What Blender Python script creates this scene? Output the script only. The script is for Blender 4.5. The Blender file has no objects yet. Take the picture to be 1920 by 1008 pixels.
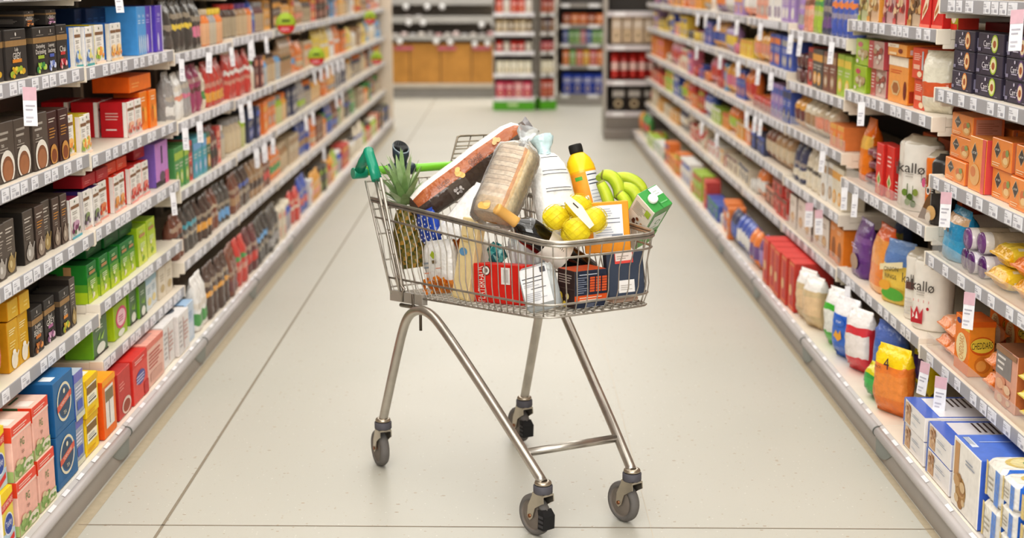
import bpy, math, random
from mathutils import Vector, Matrix

rnd = random.Random(7)
PI = math.pi
col_ = bpy.context.scene.collection
sc = bpy.context.scene

# ------------------------------------------------------------------ camera model (metres; x across, y down the aisle, z up)
CAM_H, PITCH, FPX, VPX = 1.6, math.radians(11.40), 2666.7, 957.0
CP, SP = math.cos(PITCH), math.sin(PITCH)

def ray(px, py):
    u = (px - VPX) / FPX; v = (504 - py) / FPX
    return Vector((u, CP + v * SP, v * CP - SP))
def at_z(px, py, z):
    d = ray(px, py); t = (z - CAM_H) / d.z
    return Vector((0, 0, CAM_H)) + d * t
def at_y(px, py, y):
    d = ray(px, py); t = y / d.y
    return Vector((0, 0, CAM_H)) + d * t
def at_plane(px, py, o, n):
    d = ray(px, py); c = Vector((0, 0, CAM_H)); t = (o - c).dot(n) / d.dot(n)
    return c + d * t
def along(px, z, X):
    """distance down the aisle of the point at height z on the vertical plane |x| = X that shows at column px"""
    w = FPX * X / abs(px - VPX)
    return (w - (CAM_H - z) * SP) / CP

# ------------------------------------------------------------------ colour and mesh helpers
def lin(c):
    return c / 12.92 if c <= 0.04045 else ((c + 0.055) / 1.055) ** 2.4
_hc = {}
def H(h):
    if isinstance(h, tuple): return h
    if h not in _hc:
        s = h.lstrip('#'); _hc[h] = tuple(lin(int(s[i:i + 2], 16) / 255) for i in (0, 2, 4)) + (1.0,)
    return _hc[h]
def mixc(a, b, t):
    a, b = H(a), H(b)
    return tuple(a[i] * (1 - t) + b[i] * t for i in range(3)) + (1.0,)
def shade(c, k):
    c = H(c); return (min(1, c[0] * k), min(1, c[1] * k), min(1, c[2] * k), 1.0)

MATS = {}
class MB:
    def __init__(s):
        s.v = []; s.f = []; s.c = []; s.m = []; s.s = []; s.M = None
    def pt(s, p):
        p = Vector(p)
        s.v.append(s.M @ p if s.M is not None else p); return len(s.v) - 1
    def face(s, idx, col, mat='card', smooth=False):
        s.f.append(tuple(idx)); s.c.append(H(col)); s.m.append(mat); s.s.append(smooth)
    def poly(s, pts, col, mat='card', smooth=False):
        s.face([s.pt(p) for p in pts], col, mat, smooth)
    def loft(s, rings, col, mat='card', closed=True, cap0=True, cap1=True, smooth=True, capcol=None):
        ids = [[s.pt(p) for p in r] for r in rings]
        n = len(rings[0])
        for i in range(len(rings) - 1):
            for j in range(n if closed else n - 1):
                k = (j + 1) % n
                c = col(i, j) if callable(col) else col
                m = mat(i, j) if callable(mat) else mat
                s.face((ids[i][j], ids[i][k], ids[i + 1][k], ids[i + 1][j]), c, m, smooth)
        cc = capcol or (col if not callable(col) else None)
        m0 = mat if not callable(mat) else mat(0, 0)
        if cap0: s.face(ids[0][::-1], cc or col(0, 0), m0)
        if cap1: s.face(ids[-1], cc or col(len(rings) - 2, 0), m0)
    def tube(s, pts, r, col, mat='metal', n=8, closed=False, cap=True):
        pts = [Vector(p) for p in pts]; N = len(pts)
        rr = r if isinstance(r, (list, tuple)) else [r] * N
        tans = []
        for i in range(N):
            if closed: t = (pts[(i + 1) % N] - pts[i]).normalized() + (pts[i] - pts[i - 1]).normalized()
            elif i == 0: t = pts[1] - pts[0]
            elif i == N - 1: t = pts[-1] - pts[-2]
            else: t = (pts[i + 1] - pts[i]).normalized() + (pts[i] - pts[i - 1]).normalized()
            tans.append(t.normalized() if t.length > 1e-9 else Vector((0, 0, 1)))
        a = Vector((0, 0, 1)) if abs(tans[0].z) < .9 else Vector((1, 0, 0))
        nrm = tans[0].cross(a).normalized()
        rings = []
        for i in range(N):
            if i:
                q = tans[i - 1].rotation_difference(tans[i]); nrm = (q @ nrm)
                nrm = (nrm - tans[i] * nrm.dot(tans[i])).normalized()
            b = tans[i].cross(nrm)
            k = 1.0
            if 0 < i < N - 1:
                d = (pts[i] - pts[i - 1]).normalized().dot((pts[i + 1] - pts[i]).normalized())
                k = 1 / max(.6, math.sqrt(max(0.0, (1 + d) / 2)))
            rings.append([pts[i] + (nrm * math.cos(2 * PI * j / n) + b * math.sin(2 * PI * j / n)) * rr[i] * (k if False else 1) for j in range(n)])
        if closed:
            rings.append(rings[0])
            s.loft(rings, col, mat, cap0=False, cap1=False)
        else:
            s.loft(rings, col, mat, cap0=cap, cap1=cap)
    def lathe(s, prof, col, mat='gloss', n=16, o=(0, 0, 0), ax=None, caps=True):
        """prof: [(radius, height)]; ax: axis direction"""
        z = Vector(ax or (0, 0, 1)).normalized(); a = Vector((1, 0, 0)) if abs(z.x) < .9 else Vector((0, 1, 0))
        x = (a - z * a.dot(z)).normalized(); y = z.cross(x); o = Vector(o)
        rings = [[o + z * h + (x * math.cos(2 * PI * j / n) + y * math.sin(2 * PI * j / n)) * max(r, 1e-5) for j in range(n)] for r, h in prof]
        s.loft(rings, col, mat, cap0=caps, cap1=caps)
    def box(s, lo, hi, col, mat='card', b=.0015, R=None):
        """chamfered box; col may be a dict f(ront -y) k(back) l(-x) r(+x) t b"""
        (x0, y0, z0), (x1, y1, z1) = lo, hi
        d = col if isinstance(col, dict) else None
        b = min(b, (x1 - x0) * .3, (y1 - y0) * .3, (z1 - z0) * .3)
        def ring(z, i):
            return [(x0 + b + i, y0 + i, z), (x1 - b - i, y0 + i, z), (x1 - i, y0 + b + i, z), (x1 - i, y1 - b - i, z), (x1 - b - i, y1 - i, z), (x0 + b + i, y1 - i, z), (x0 + i, y1 - b - i, z), (x0 + i, y0 + b + i, z)]
        key = ['f', 'f', 'r', 'r', 'k', 'k', 'l', 'l']
        s.loft([ring(z0, b * .7), ring(z0 + b, 0), ring(z1 - b, 0), ring(z1, b * .7)],
               (lambda i, j: d.get(key[j], d['f'])) if d else col, mat, smooth=False, cap0=False, cap1=False)
        n = len(s.v)
        s.face(range(n - 8, n), d.get('t', d['f']) if d else col, mat)
        s.face(list(range(n - 32, n - 24))[::-1], d.get('b', d.get('s', d['f'])) if d else col, mat)
    def build(s, name, parent=None, loc=None, rz=0):
        me = bpy.data.meshes.new(name)
        me.from_pydata([tuple(v) for v in s.v], [], s.f)
        keys = list(dict.fromkeys(s.m))
        for k in keys: me.materials.append(MATS[k])
        me.polygons.foreach_set('material_index', [keys.index(k) for k in s.m])
        me.polygons.foreach_set('use_smooth', s.s)
        ca = me.color_attributes.new('Col', 'FLOAT_COLOR', 'CORNER')
        buf = []
        for f, c in zip(s.f, s.c): buf.extend(c * len(f))
        ca.data.foreach_set('color', buf)
        me.validate(clean_customdata=False); me.update()
        o = bpy.data.objects.new(name, me); col_.objects.link(o)
        if parent: o.parent = parent
        if loc: o.location = loc
        o.rotation_euler.z = rz
        return o

def tag(o, label=None, cat=None, group=None, kind=None):
    if label: o['label'] = label
    if cat: o['category'] = cat
    if group: o['group'] = group
    if kind: o['kind'] = kind
    return o
def empty(name, loc=(0, 0, 0), rz=0):
    o = bpy.data.objects.new(name, None); col_.objects.link(o)
    o.location = loc; o.rotation_euler.z = rz; o.empty_display_size = .05
    return o
def thing(name, label, cat, loc=(0, 0, 0), rz=0, group=None):
    return tag(empty(name, loc, rz), label, cat, group)
def copy_tree(o, parent=None):
    c = o.copy(); col_.objects.link(c); c.parent = parent
    for ch in list(o.children): copy_tree(ch, c)
    return c

# ------------------------------------------------------------------ text outlines (Blender's built-in font)
_tc = {}
def glyphs(t):
    if t not in _tc:
        cu = bpy.data.curves.new('lettering', 'FONT'); cu.body = t; cu.resolution_u = 2; cu.align_x = 'LEFT'
        ob = bpy.data.objects.new('lettering', cu)
        me = bpy.data.meshes.new_from_object(ob)
        vs = [(v.co.x, v.co.y) for v in me.vertices]; fs = [tuple(p.vertices) for p in me.polygons]
        bpy.data.objects.remove(ob); bpy.data.curves.remove(cu); bpy.data.meshes.remove(me)
        x0 = min(v[0] for v in vs); x1 = max(v[0] for v in vs); y0 = min(v[1] for v in vs); y1 = max(v[1] for v in vs)
        _tc[t] = ([((x - x0) / (y1 - y0), (y - y0) / (y1 - y0)) for x, y in vs], fs, (x1 - x0) / (y1 - y0))
    return _tc[t]

class Face:
    """a flat printed face: origin o, unit vectors e (right) and g (up), size w x h; things are printed just proud of it"""
    def __init__(s, mb, o, e, g, w, h, mat='card', lift=.0005):
        s.mb, s.o, s.e, s.g, s.w, s.h, s.mat = mb, Vector(o), Vector(e), Vector(g), w, h, mat
        s.n = s.e.cross(s.g); s.k = 0; s.lift = lift
    def P(s, u, v):
        return s.o + s.e * (u * s.w) + s.g * (v * s.h) + s.n * (s.lift + s.k * .00018)
    def R(s, u0, v0, u1, v1, c):
        s.k += 1; s.mb.poly([s.P(u0, v0), s.P(u1, v0), s.P(u1, v1), s.P(u0, v1)], c, s.mat); return s
    def Q(s, pts, c):
        s.k += 1; s.mb.poly([s.P(*p) for p in pts], c, s.mat); return s
    def E(s, cu, cv, ru, rv, c, n=14):
        q = lambda x: min(.992, max(.008, x))
        s.k += 1; s.mb.poly([s.P(q(cu + ru * math.cos(2 * PI * i / n)), q(cv + rv * math.sin(2 * PI * i / n))) for i in range(n)], c, s.mat); return s
    def T(s, t, cu, cv, hv, c, maxw=.9, vert=False, slant=0):
        """text centred on (cu, cv), height hv of the face's height, squeezed to maxw of its width"""
        vs, fs, asp = glyphs(t); s.k += 1
        if vert:
            hh = hv * s.w; ww = min(asp * hh, maxw * s.h)
            f = lambda x, y: s.o + s.e * (cu * s.w - (y - .5) * hh) + s.g * (cv * s.h + (x / asp - .5) * ww) + s.n * (s.lift + s.k * .00018)
        else:
            hh = hv * s.h; ww = min(asp * hh, maxw * s.w)
            f = lambda x, y: s.o + s.e * (cu * s.w + (x / asp - .5) * ww) + s.g * (cv * s.h + (y - .5) * hh + (x / asp - .5) * ww * slant) + s.n * (s.lift + s.k * .00018)
        b = len(s.mb.v)
        for x, y in vs: s.mb.pt(f(x, y))
        for q in fs: s.mb.face([b + i for i in q], c, s.mat)
        return s
    def L(s, u0, v0, u1, v1, n, c, th=.4):
        """n lines of small print"""
        r = random.Random(n * 31 + int(u0 * 97)); dv = (v1 - v0) / n
        for i in range(n):
            s.R(u0, v0 + i * dv, u0 + (u1 - u0) * r.uniform(.6, 1), v0 + (i + th) * dv, c)
        return s
    def B(s, u0, v0, u1, v1, n, cols, ru, rv, seed=3):
        """a picture made of n overlapping rounds"""
        r = random.Random(seed * 13 + n)
        for i in range(n):
            k = r.uniform(.6, 1.2)
            s.E(r.uniform(u0, u1), r.uniform(v0, v1), ru * k, rv * k, cols[i % len(cols)], 9)
        return s

# ------------------------------------------------------------------ materials
def new_mat(key, name):
    m = bpy.data.materials.new(name); m.use_nodes = True; MATS[key] = m
    nt = m.node_tree; bs = nt.nodes['Principled BSDF']
    return m, nt, bs
def printed(key, name, rough=.5, metal=0, spec=.5, noise=.06, nscale=40, bump=0, bscale=60, coat=0, trans=0, alpha=1.0, bdist=.002, sss=0):
    m, nt, bs = new_mat(key, name)
    at = nt.nodes.new('ShaderNodeVertexColor'); at.layer_name = 'Col'
    tc = nt.nodes.new('ShaderNodeTexCoord'); nz = nt.nodes.new('ShaderNodeTexNoise')
    nz.inputs['Scale'].default_value = nscale; nz.inputs['Detail'].default_value = 3
    nt.links.new(tc.outputs['Object'], nz.inputs['Vector'])
    mr = nt.nodes.new('ShaderNodeMapRange'); mr.inputs['To Min'].default_value = 1 - noise; mr.inputs['To Max'].default_value = 1 + noise
    mr.inputs['From Min'].default_value = .3; mr.inputs['From Max'].default_value = .7
    nt.links.new(nz.outputs['Fac'], mr.inputs['Value'])
    mx = nt.nodes.new('ShaderNodeVectorMath'); mx.operation = 'SCALE'
    nt.links.new(at.outputs['Color'], mx.inputs[0]); nt.links.new(mr.outputs['Result'], mx.inputs['Scale'])
    nt.links.new(mx.outputs['Vector'], bs.inputs['Base Color'])
    bs.inputs['Roughness'].default_value = rough; bs.inputs['Metallic'].default_value = metal
    bs.inputs['Specular IOR Level'].default_value = spec
    if coat: bs.inputs['Coat Weight'].default_value = coat; bs.inputs['Coat Roughness'].default_value = .06
    if trans: bs.inputs['Transmission Weight'].default_value = trans
    bs.inputs['Alpha'].default_value = alpha
    if sss:
        bs.inputs['Subsurface Weight'].default_value = sss; bs.inputs['Subsurface Radius'].default_value = (.01, .006, .003)
    if bump:
        n2 = nt.nodes.new('ShaderNodeTexNoise'); n2.inputs['Scale'].default_value = bscale; n2.inputs['Detail'].default_value = 2
        nt.links.new(tc.outputs['Object'], n2.inputs['Vector'])
        bp = nt.nodes.new('ShaderNodeBump'); bp.inputs['Strength'].default_value = bump; bp.inputs['Distance'].default_value = bdist
        nt.links.new(n2.outputs['Fac'], bp.inputs['Height']); nt.links.new(bp.outputs['Normal'], bs.inputs['Normal'])
    return m
printed('card', 'printed_card', .48, spec=.35)
printed('gloss', 'glossy_plastic', .22, spec=.5, noise=.03)
printed('film', 'crinkled_film', .2, spec=.6, noise=.08, nscale=25, bump=.9, bscale=38, bdist=.006)
printed('paint', 'painted_metal', .42, spec=.4, noise=.04, nscale=6)
printed('metal', 'brushed_steel', .3, metal=.9, noise=.12, nscale=18)
printed('wire', 'galvanised_wire', .34, metal=.75, noise=.18, nscale=30)
printed('rubber', 'grey_rubber', .6, spec=.3, noise=.08)
printed('matte', 'matte_plastic', .6, spec=.25)
printed('skin', 'fruit_skin', .42, spec=.4, noise=.1, nscale=22, bump=.25, bscale=130, bdist=.002)
printed('crust', 'bread_crust', .75, spec=.2, noise=.16, nscale=95, bump=.5, bscale=120, bdist=.003)
printed('leaf', 'waxy_leaf', .4, spec=.4, noise=.2, nscale=30)
printed('wood', 'oak_veneer', .5, spec=.3, noise=.12, nscale=5)
printed('glassy', 'dark_bottle_glass', .05, spec=.7, noise=0, coat=.6)

def clear_mat(key, name, tint, fac, rough=.08, bump=0, bscale=30, bdist=.008, fres=1.0):
    """clear film: mostly see-through with glancing reflections"""
    m = bpy.data.materials.new(name); m.use_nodes = True; MATS[key] = m
    nt = m.node_tree; nt.nodes.clear()
    out = nt.nodes.new('ShaderNodeOutputMaterial'); mix = nt.nodes.new('ShaderNodeMixShader')
    tr = nt.nodes.new('ShaderNodeBsdfTransparent'); tr.inputs['Color'].default_value = H(tint)
    gl = nt.nodes.new('ShaderNodeBsdfPrincipled'); gl.inputs['Alpha'].default_value = 1; gl.inputs['Base Color'].default_value = (.9, .92, .93, 1); gl.inputs['Roughness'].default_value = rough
    fr = nt.nodes.new('ShaderNodeFresnel'); fr.inputs['IOR'].default_value = 1.45
    ad = nt.nodes.new('ShaderNodeMath'); ad.operation = 'MULTIPLY_ADD'; ad.inputs[1].default_value = fres; ad.inputs[2].default_value = fac; ad.use_clamp = True
    nt.links.new(fr.outputs['Fac'], ad.inputs[0]); nt.links.new(ad.outputs[0], mix.inputs['Fac'])
    nt.links.new(tr.outputs[0], mix.inputs[1]); nt.links.new(gl.outputs[0], mix.inputs[2]); nt.links.new(mix.outputs[0], out.inputs['Surface'])
    if bump:
        tc = nt.nodes.new('ShaderNodeTexCoord'); n2 = nt.nodes.new('ShaderNodeTexNoise'); n2.inputs['Scale'].default_value = bscale
        nt.links.new(tc.outputs['Object'], n2.inputs['Vector'])
        bp = nt.nodes.new('ShaderNodeBump'); bp.inputs['Strength'].default_value = bump; bp.inputs['Distance'].default_value = bdist
        nt.links.new(n2.outputs['Fac'], bp.inputs['Height']); nt.links.new(bp.outputs['Normal'], gl.inputs['Normal']); nt.links.new(bp.outputs['Normal'], fr.inputs['Normal'])
clear_mat('clear', 'clear_film', '#fcfdfd', .10, .12, .8)
clear_mat('milky', 'milky_film', '#e8edee', .30, .2, .9, 34)
clear_mat('acrylic', 'clear_acrylic', '#fbf9f8', .03, .05, fres=.22)

def floor_mat():
    m, nt, bs = new_mat('floor', 'speckled_floor_tile')
    N = nt.nodes; K = nt.links
    geo = N.new('ShaderNodeNewGeometry')
    def ramp(src, a, b, ca, cb):
        r = N.new('ShaderNodeValToRGB'); r.color_ramp.elements[0].position = a; r.color_ramp.elements[1].position = b
        r.color_ramp.elements[0].color = ca; r.color_ramp.elements[1].color = cb; K.new(src, r.inputs['Fac']); return r.outputs['Color']
    def noise(scale, det=2):
        n = N.new('ShaderNodeTexNoise'); n.inputs['Scale'].default_value = scale; n.inputs['Detail'].default_value = det
        K.new(geo.outputs['Position'], n.inputs['Vector']); return n.outputs['Fac']
    base = ramp(noise(1.3, 1), .2, .8, H('#bcbab0'), H('#c2bfb5'))
    def spots(scale, thr, colour, prev, stretch=(1, 1, 1)):
        mp = N.new('ShaderNodeMapping'); mp.inputs['Scale'].default_value = stretch; K.new(geo.outputs['Position'], mp.inputs['Vector'])
        v = N.new('ShaderNodeTexVoronoi'); v.inputs['Scale'].default_value = scale; K.new(mp.outputs['Vector'], v.inputs['Vector'])
        sel = N.new('ShaderNodeSeparateColor'); K.new(v.outputs['Color'], sel.inputs['Color'])
        # size of each chip depends on the cell, so many cells carry none
        mu = N.new('ShaderNodeMath'); mu.operation = 'MULTIPLY_ADD'; mu.inputs[1].default_value = thr; mu.inputs[2].default_value = -thr * .55
        K.new(sel.outputs['Red'], mu.inputs[0])
        lt = N.new('ShaderNodeMath'); lt.operation = 'LESS_THAN'; K.new(v.outputs['Distance'], lt.inputs[0]); K.new(mu.outputs[0], lt.inputs[1])
        mx = N.new('ShaderNodeMix'); mx.data_type = 'RGBA'; K.new(lt.outputs[0], mx.inputs['Factor']); K.new(prev, mx.inputs['A']); mx.inputs['B'].default_value = H(colour)
        return mx.outputs['Result']
    c = spots(46, .40, '#b3aa99', base, (1, .8, 1)); c = spots(33, .32, '#ad9c87', c, (.7, 1, 1)); c = spots(80, .42, '#bbb3a5', c); c = spots(26, .24, '#a2927f', c, (.55, 1, 1)); c = spots(40, .26, '#9d8b76', c, (.5, 1, 1)); c = spots(60, .4, '#d2d0c7', c)
    K.new(c, bs.inputs['Base Color'])
    r = N.new('ShaderNodeMapRange'); r.inputs['To Min'].default_value = .36; r.inputs['To Max'].default_value = .42; K.new(noise(3), r.inputs['Value']); K.new(r.outputs['Result'], bs.inputs['Roughness'])
    bs.inputs['Specular IOR Level'].default_value = .22
floor_mat()
def plain(key, name, c, rough=.8, emit=0):
    m, nt, bs = new_mat(key, name)
    tc = nt.nodes.new('ShaderNodeTexCoord'); nz = nt.nodes.new('ShaderNodeTexNoise'); nz.inputs['Scale'].default_value = 6
    nt.links.new(tc.outputs['Object'], nz.inputs['Vector'])
    r = nt.nodes.new('ShaderNodeValToRGB'); r.color_ramp.elements[0].color = shade(c, .94); r.color_ramp.elements[1].color = shade(c, 1.04)
    nt.links.new(nz.outputs['Fac'], r.inputs['Fac']); nt.links.new(r.outputs['Color'], bs.inputs['Base Color'])
    bs.inputs['Roughness'].default_value = rough
    if emit:
        bs.inputs['Emission Color'].default_value = (1, .97, .92, 1); bs.inputs['Emission Strength'].default_value = emit
plain('ceil', 'ceiling_tile', '#e6e3dd'); plain('wallp', 'painted_wall', '#d9d2c6'); plain('lamp', 'light_diffuser', '#ffffff', .5, 2.5)
# ------------------------------------------------------------------ shelving
XS, BAYW, Y0 = 1.40, 1.25, 3.43
BASE_OUT = {'L': .084, 'R': .138}      # how far the bumper rail stands out beyond the upper shelves
SG = {'L': -1, 'R': 1}; RZ = {'L': PI / 2, 'R': -PI / 2}
SIDE = {'L': 'left', 'R': 'right'}
NTH = ['nearest', 'second', 'third', 'fourth', 'fifth', 'sixth', 'seventh', 'eighth', 'ninth', 'tenth', 'eleventh', 'twelfth']
SHELF = ['bottom', 'second', 'third', 'fourth', 'fifth', 'sixth', 'seventh', 'eighth']
HT = {'L': [[.11, .502, .781, 1.044, 1.326, 1.585],
            [.11, .331, .530, .784, 1.032, 1.323, 1.605],
            [.11, .427, .731, 1.018, 1.305, 1.605]] + [[.11, .427, .74, 1.01, 1.32, 1.57]] * 7,
      'R': [[.11, .393, .715, .974, 1.26, 1.545],
            [.11, .412, .796, 1.161, 1.446],
            [.11, .393, .631, .893, 1.117, 1.367]] + [[.11, .393, .64, .887, 1.154, 1.397]] * 6}
CREAM, STRIP, TICK = '#e9dfd0', '#a7a5a9', '#eeedf1'

BN = lambda b: 'foremost' if b < 0 else NTH[b]
hts = lambda S, b: HT[S][max(b, 0)]
def make_bay(S, b):
    hs = hts(S, b); w = BAYW - .004; near = b < 4
    t = thing('shelving_bay', f'{BN(b)} cream supermarket shelving bay along the {SIDE[S]} side of the aisle', 'shelving',
              (SG[S] * XS, Y0 + BAYW * (b + .5), 0), RZ[S], f'shelving bays on the {SIDE[S]} side')
    m = MB(); m.box((-w / 2, .41, .0), (w / 2, .43, 2.05), '#5b534c', 'paint'); m.build('back_panel', t)
    for sx in (-1, 1):
        m = MB(); m.box((sx * w / 2 - .015 * (sx > 0), .375, .0), (sx * w / 2 + .015 * (sx < 0), .409, 2.05), '#cfc5b6', 'paint'); m.build('upright', t)
    bo = BASE_OUT[S]
    m = MB(); m.box((-w / 2, -bo + .012, .06), (w / 2, .37, .108), CREAM, 'paint', .003); m.build('base_shelf', t)
    # narrow angled ticket strip, round bumper rail and recessed kick plate
    m = MB(); m.poly([(-w / 2, -bo + .001, .1045), (w / 2, -bo + .001, .1045), (w / 2, -bo + .0165, .1115), (-w / 2, -bo + .0165, .1115)], '#b3aeab', 'paint')
    m.poly([(-w / 2, -bo + .0165, .1115), (w / 2, -bo + .0165, .1115), (w / 2, -bo + .02, .1085), (-w / 2, -bo + .02, .1085)], CREAM, 'paint')
    f = Face(m, (-w / 2, -bo + .001, .1047), (1, 0, 0), Vector((0, .0155, .007)).normalized(), w, .017, 'paint')
    r = random.Random(abs(b * 7) + ord(S)); u = .03
    while u < .95:
        f.R(u, .15, u + .045, .85, '#dcd8da'); u += r.uniform(.08, .2)
    m.build('base_ticket_strip', t)
    m = MB(); m.tube([(-w / 2, -bo, .089), (w / 2, -bo, .089)], .0175, '#b5afad', 'paint', 14)
    m.build('bumper_rail', t)
    m = MB()
    prof = [(-bo + .001, .075), (-bo + .0, .045), (-bo + .001, .018), (-bo + .003, .0)]
    m.loft([[(-w / 2, y, z) for y, z in prof], [(w / 2, y, z) for y, z in prof]], '#a69f9a', 'paint', closed=False, cap0=False, cap1=False)
    m.build('kick_plate', t)
    if near:
        q = w / 2 - .008 if S == 'L' else -w / 2; m = MB(); m.tube([(q, -bo, .089), (q + .008, -bo, .089)], .019, '#5d615d', 'paint', 14)
        m.build('rail_joint', t)
        x0, x1 = (w / 2 - .21, w / 2 - .002) if S == 'L' else (-w / 2 + .21, -w / 2 + .002)
        m = MB(); n_ = 8; lo_ = [(x0 + (x1 - x0) * i / n_, -bo - .004 + .004 * (1 - math.sin(PI / 2 * i / n_)), .075 - .062 * math.sin(PI / 2 * min(1, 1.3 * i / n_))) for i in range(n_ + 1)]
        m.loft([[(x, -bo - .006, .076) for x, y, z in lo_], lo_], '#8b908d', 'paint', closed=False, cap0=False, cap1=False); m.build('corner_plate', t)
    for k, z in enumerate(hs[1:] + [1.86]):  # topmost shelf is out of view, added to shade the row below
        last = k == len(hs) - 1
        s = MB(); s.box((-w / 2, .002, z - .03), (w / 2, .40, z), CREAM, 'paint', .002)
        s.box((-w / 2, .01, z - .06), (-w / 2 + .012, .36, z - .031), CREAM, 'paint', .002); s.box((w / 2 - .012, .01, z - .06), (w / 2, .36, z - .031), CREAM, 'paint', .002)
        so = s.build('shelf', t)
        e = MB(); e.box((-w / 2 + .008, -.012, z - .040), (w / 2 - .008, .001, z + .003), {'f': STRIP, 't': CREAM, 'b': CREAM, 'r': CREAM, 'l': CREAM, 'k': CREAM}, 'paint', .002)
        for sx in (-1, 1):   # rounded cream end caps
            e.box((sx * (w / 2 - .0035) - .0045, -.014, z - .046), (sx * (w / 2 - .0035) + .0045, .034, z + .004), CREAM, 'paint', .002)
        f = Face(e, (-w / 2, -.012, z - .040), (1, 0, 0), (0, 0, 1), w, .043, 'paint')
        r = random.Random(abs(b * 31 + k * 5 + ord(S) * 3)); u = r.uniform(.01, .08); tk = []
        while u < .94:
            ww = r.choice((.044, .044, .056))
            tk.append((u, ww)); u += ww + r.choice((.012, .03, .05, .08))
        if not near or last:
            for u, ww in tk: f.R(u, .12, u + ww, .9, TICK)
        e.build('shelf_edge', so)
        if near and not last:
            for u, ww in tk:
                q = MB(); q.box((-w / 2 + u * w, -.0138, z - .036), (-w / 2 + (u + ww) * w, -.0122, z - .001), TICK, 'card', .0003)
                g = Face(q, (-w / 2 + u * w, -.0138, z - .036), (1, 0, 0), (0, 0, 1), ww * w, .035)
                g.L(.08, .55, .6, .9, 2, '#b5b3ba'); g.R(.5, .15, .85, .4, '#b0aeb6'); g.L(.08, .12, .38, .4, 3, '#c0bec5')
                q.build('price_ticket', so)
    return t
NB = {'L': 10, 'R': 9}
for S in 'LR':
    for b in range(-1, NB[S]): make_bay(S, b)
# ------------------------------------------------------------------ kinds of goods.  Local frame: front faces -y at y = 0, x across, z up
TY = {}
def ty(key, name, cat, desc, w, h, d, make):
    TY[key] = dict(name=name, cat=cat, desc=desc, w=w, h=h, d=d, make=make, first=None)
def faces(m, w, h, d, mat='card'):
    return (Face(m, (-w / 2, 0, 0), (1, 0, 0), (0, 0, 1), w, h, mat),
            Face(m, (-w / 2, d, 0), (0, -1, 0), (0, 0, 1), d, h, mat),
            Face(m, (w / 2, 0, 0), (0, 1, 0), (0, 0, 1), d, h, mat),
            Face(m, (-w / 2, 0, h), (1, 0, 0), (0, 1, 0), w, d, mat))
def carton(key, name, cat, desc, w, h, d, front, side=None, top=None, art=None, sart=None, tart=None, mat='card'):
    def make():
        m = MB(); s = side or front
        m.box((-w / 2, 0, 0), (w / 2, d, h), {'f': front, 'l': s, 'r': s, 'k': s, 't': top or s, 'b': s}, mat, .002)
        F, Lf, Rt, T = faces(m, w, h, d, mat)
        if art: art(F)
        if sart: sart(Lf); sart(Rt)
        if tart: tart(T)
        return m.build(name)
    ty(key, name, cat, desc, w, h, d, make)
def ring(w, d, z, n=16, p=2.6, cy=0, jit=0, r=None, fl=1.0):
    out = []
    for i in range(n):
        a = 2 * PI * (i + .5) / n - PI / 2 - PI / n * 0
        c, s_ = math.cos(a), math.sin(a)
        x = math.copysign(abs(c) ** (2 / p), c) * w / 2; y = math.copysign(abs(s_) ** (2 / p), s_) * d / 2 + cy
        if jit and r: x += r.uniform(-jit, jit); y += r.uniform(-jit, jit) * .7
        out.append((x, y, z + (r.uniform(-jit, jit) if jit and r else 0)))
    return out
def bagmesh(w, h, d, prof, colf, mat='film', n=16, p=2.6, jit=0, seed=1, M=None):
    """prof: [(height fraction, width factor, depth factor)]; colf(v, front?, j)"""
    m = MB(); m.M = M; r = random.Random(seed)
    rings = [ring(w * a, max(d * b, .003), h * v, n, p, d / 2, jit if 0 < k < len(prof) - 1 else 0, r) for k, (v, a, b) in enumerate(prof)]
    vs = [q[0] for q in prof]
    def cf(i, j):
        ang = 2 * PI * (j + 1) / n - PI / 2; front = math.sin(ang) < -.25
        return colf((vs[i] + vs[min(i + 1, len(vs) - 1)]) / 2, front, j)
    m.loft(rings, cf, mat)
    return m
POUCH = [(0, .94, .86), (.03, 1, 1), (.12, 1, 1.04), (.22, 1, 1.03), (.32, 1, 1.0), (.42, 1, .98), (.52, 1, .95), (.62, 1, .88), (.72, 1, .74), (.80, 1, .52), (.86, 1, .3), (.91, .98, .12), (1, .98, .05)]
PILLOW = [(0, .96, .03), (.05, .96, .08), (.09, .98, .4), (.16, 1, .75), (.26, 1.0, .95), (.38, .99, 1), (.5, .99, 1), (.62, .99, 1), (.74, 1, .92), (.84, 1, .7), (.91, .98, .35), (.95, .96, .08), (1, .97, .03)]
def pouch(key, name, cat, desc, w, h, d, main, label=None, accent=None, lab=(.2, .62), acc=(.62, .74), prof=POUCH, jit=.0025, art=None, mat='film', top=None):
    def make():
        def cf(v, fr, j):
            if top and v > .78: return top
            if fr and label and lab[0] <= v <= lab[1]: return label
            if fr and accent and acc[0] <= v <= acc[1]: return accent
            return main
        m = bagmesh(w, h, d, prof, cf, mat, 20, 3.0, jit, hash(key) % 97 if False else sum(map(ord, key)))
        if art: art(Face(m, (-w / 2, -.004, 0), (1, 0, 0), (0, 0, 1), w, h, 'gloss'))
        return m.build(name)
    ty(key, name, cat, desc, w, h, d, make)
def jar(key, name, cat, desc, r, h, body, lid, label=None):
    def make():
        root = empty(name)
        m = MB(); m.lathe([(r * .8, 0), (r, .006), (r, h * .62), (r * .96, h * .7), (r * .7, h * .8), (r * .68, h * .84)],
                          lambda i, j: (label if label and i == 1 else body), 'gloss', 16, (0, r, 0)); m.build('jar_body', root)
        m = MB(); m.lathe([(r * .74, h * .84), (r * .76, h * .86), (r * .76, h * .985), (r * .7, h)], lid, 'matte', 16, (0, r, 0)); m.build('lid', root)
        return root
    ty(key, name, cat, desc, 2 * r, h, 2 * r, make)
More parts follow.
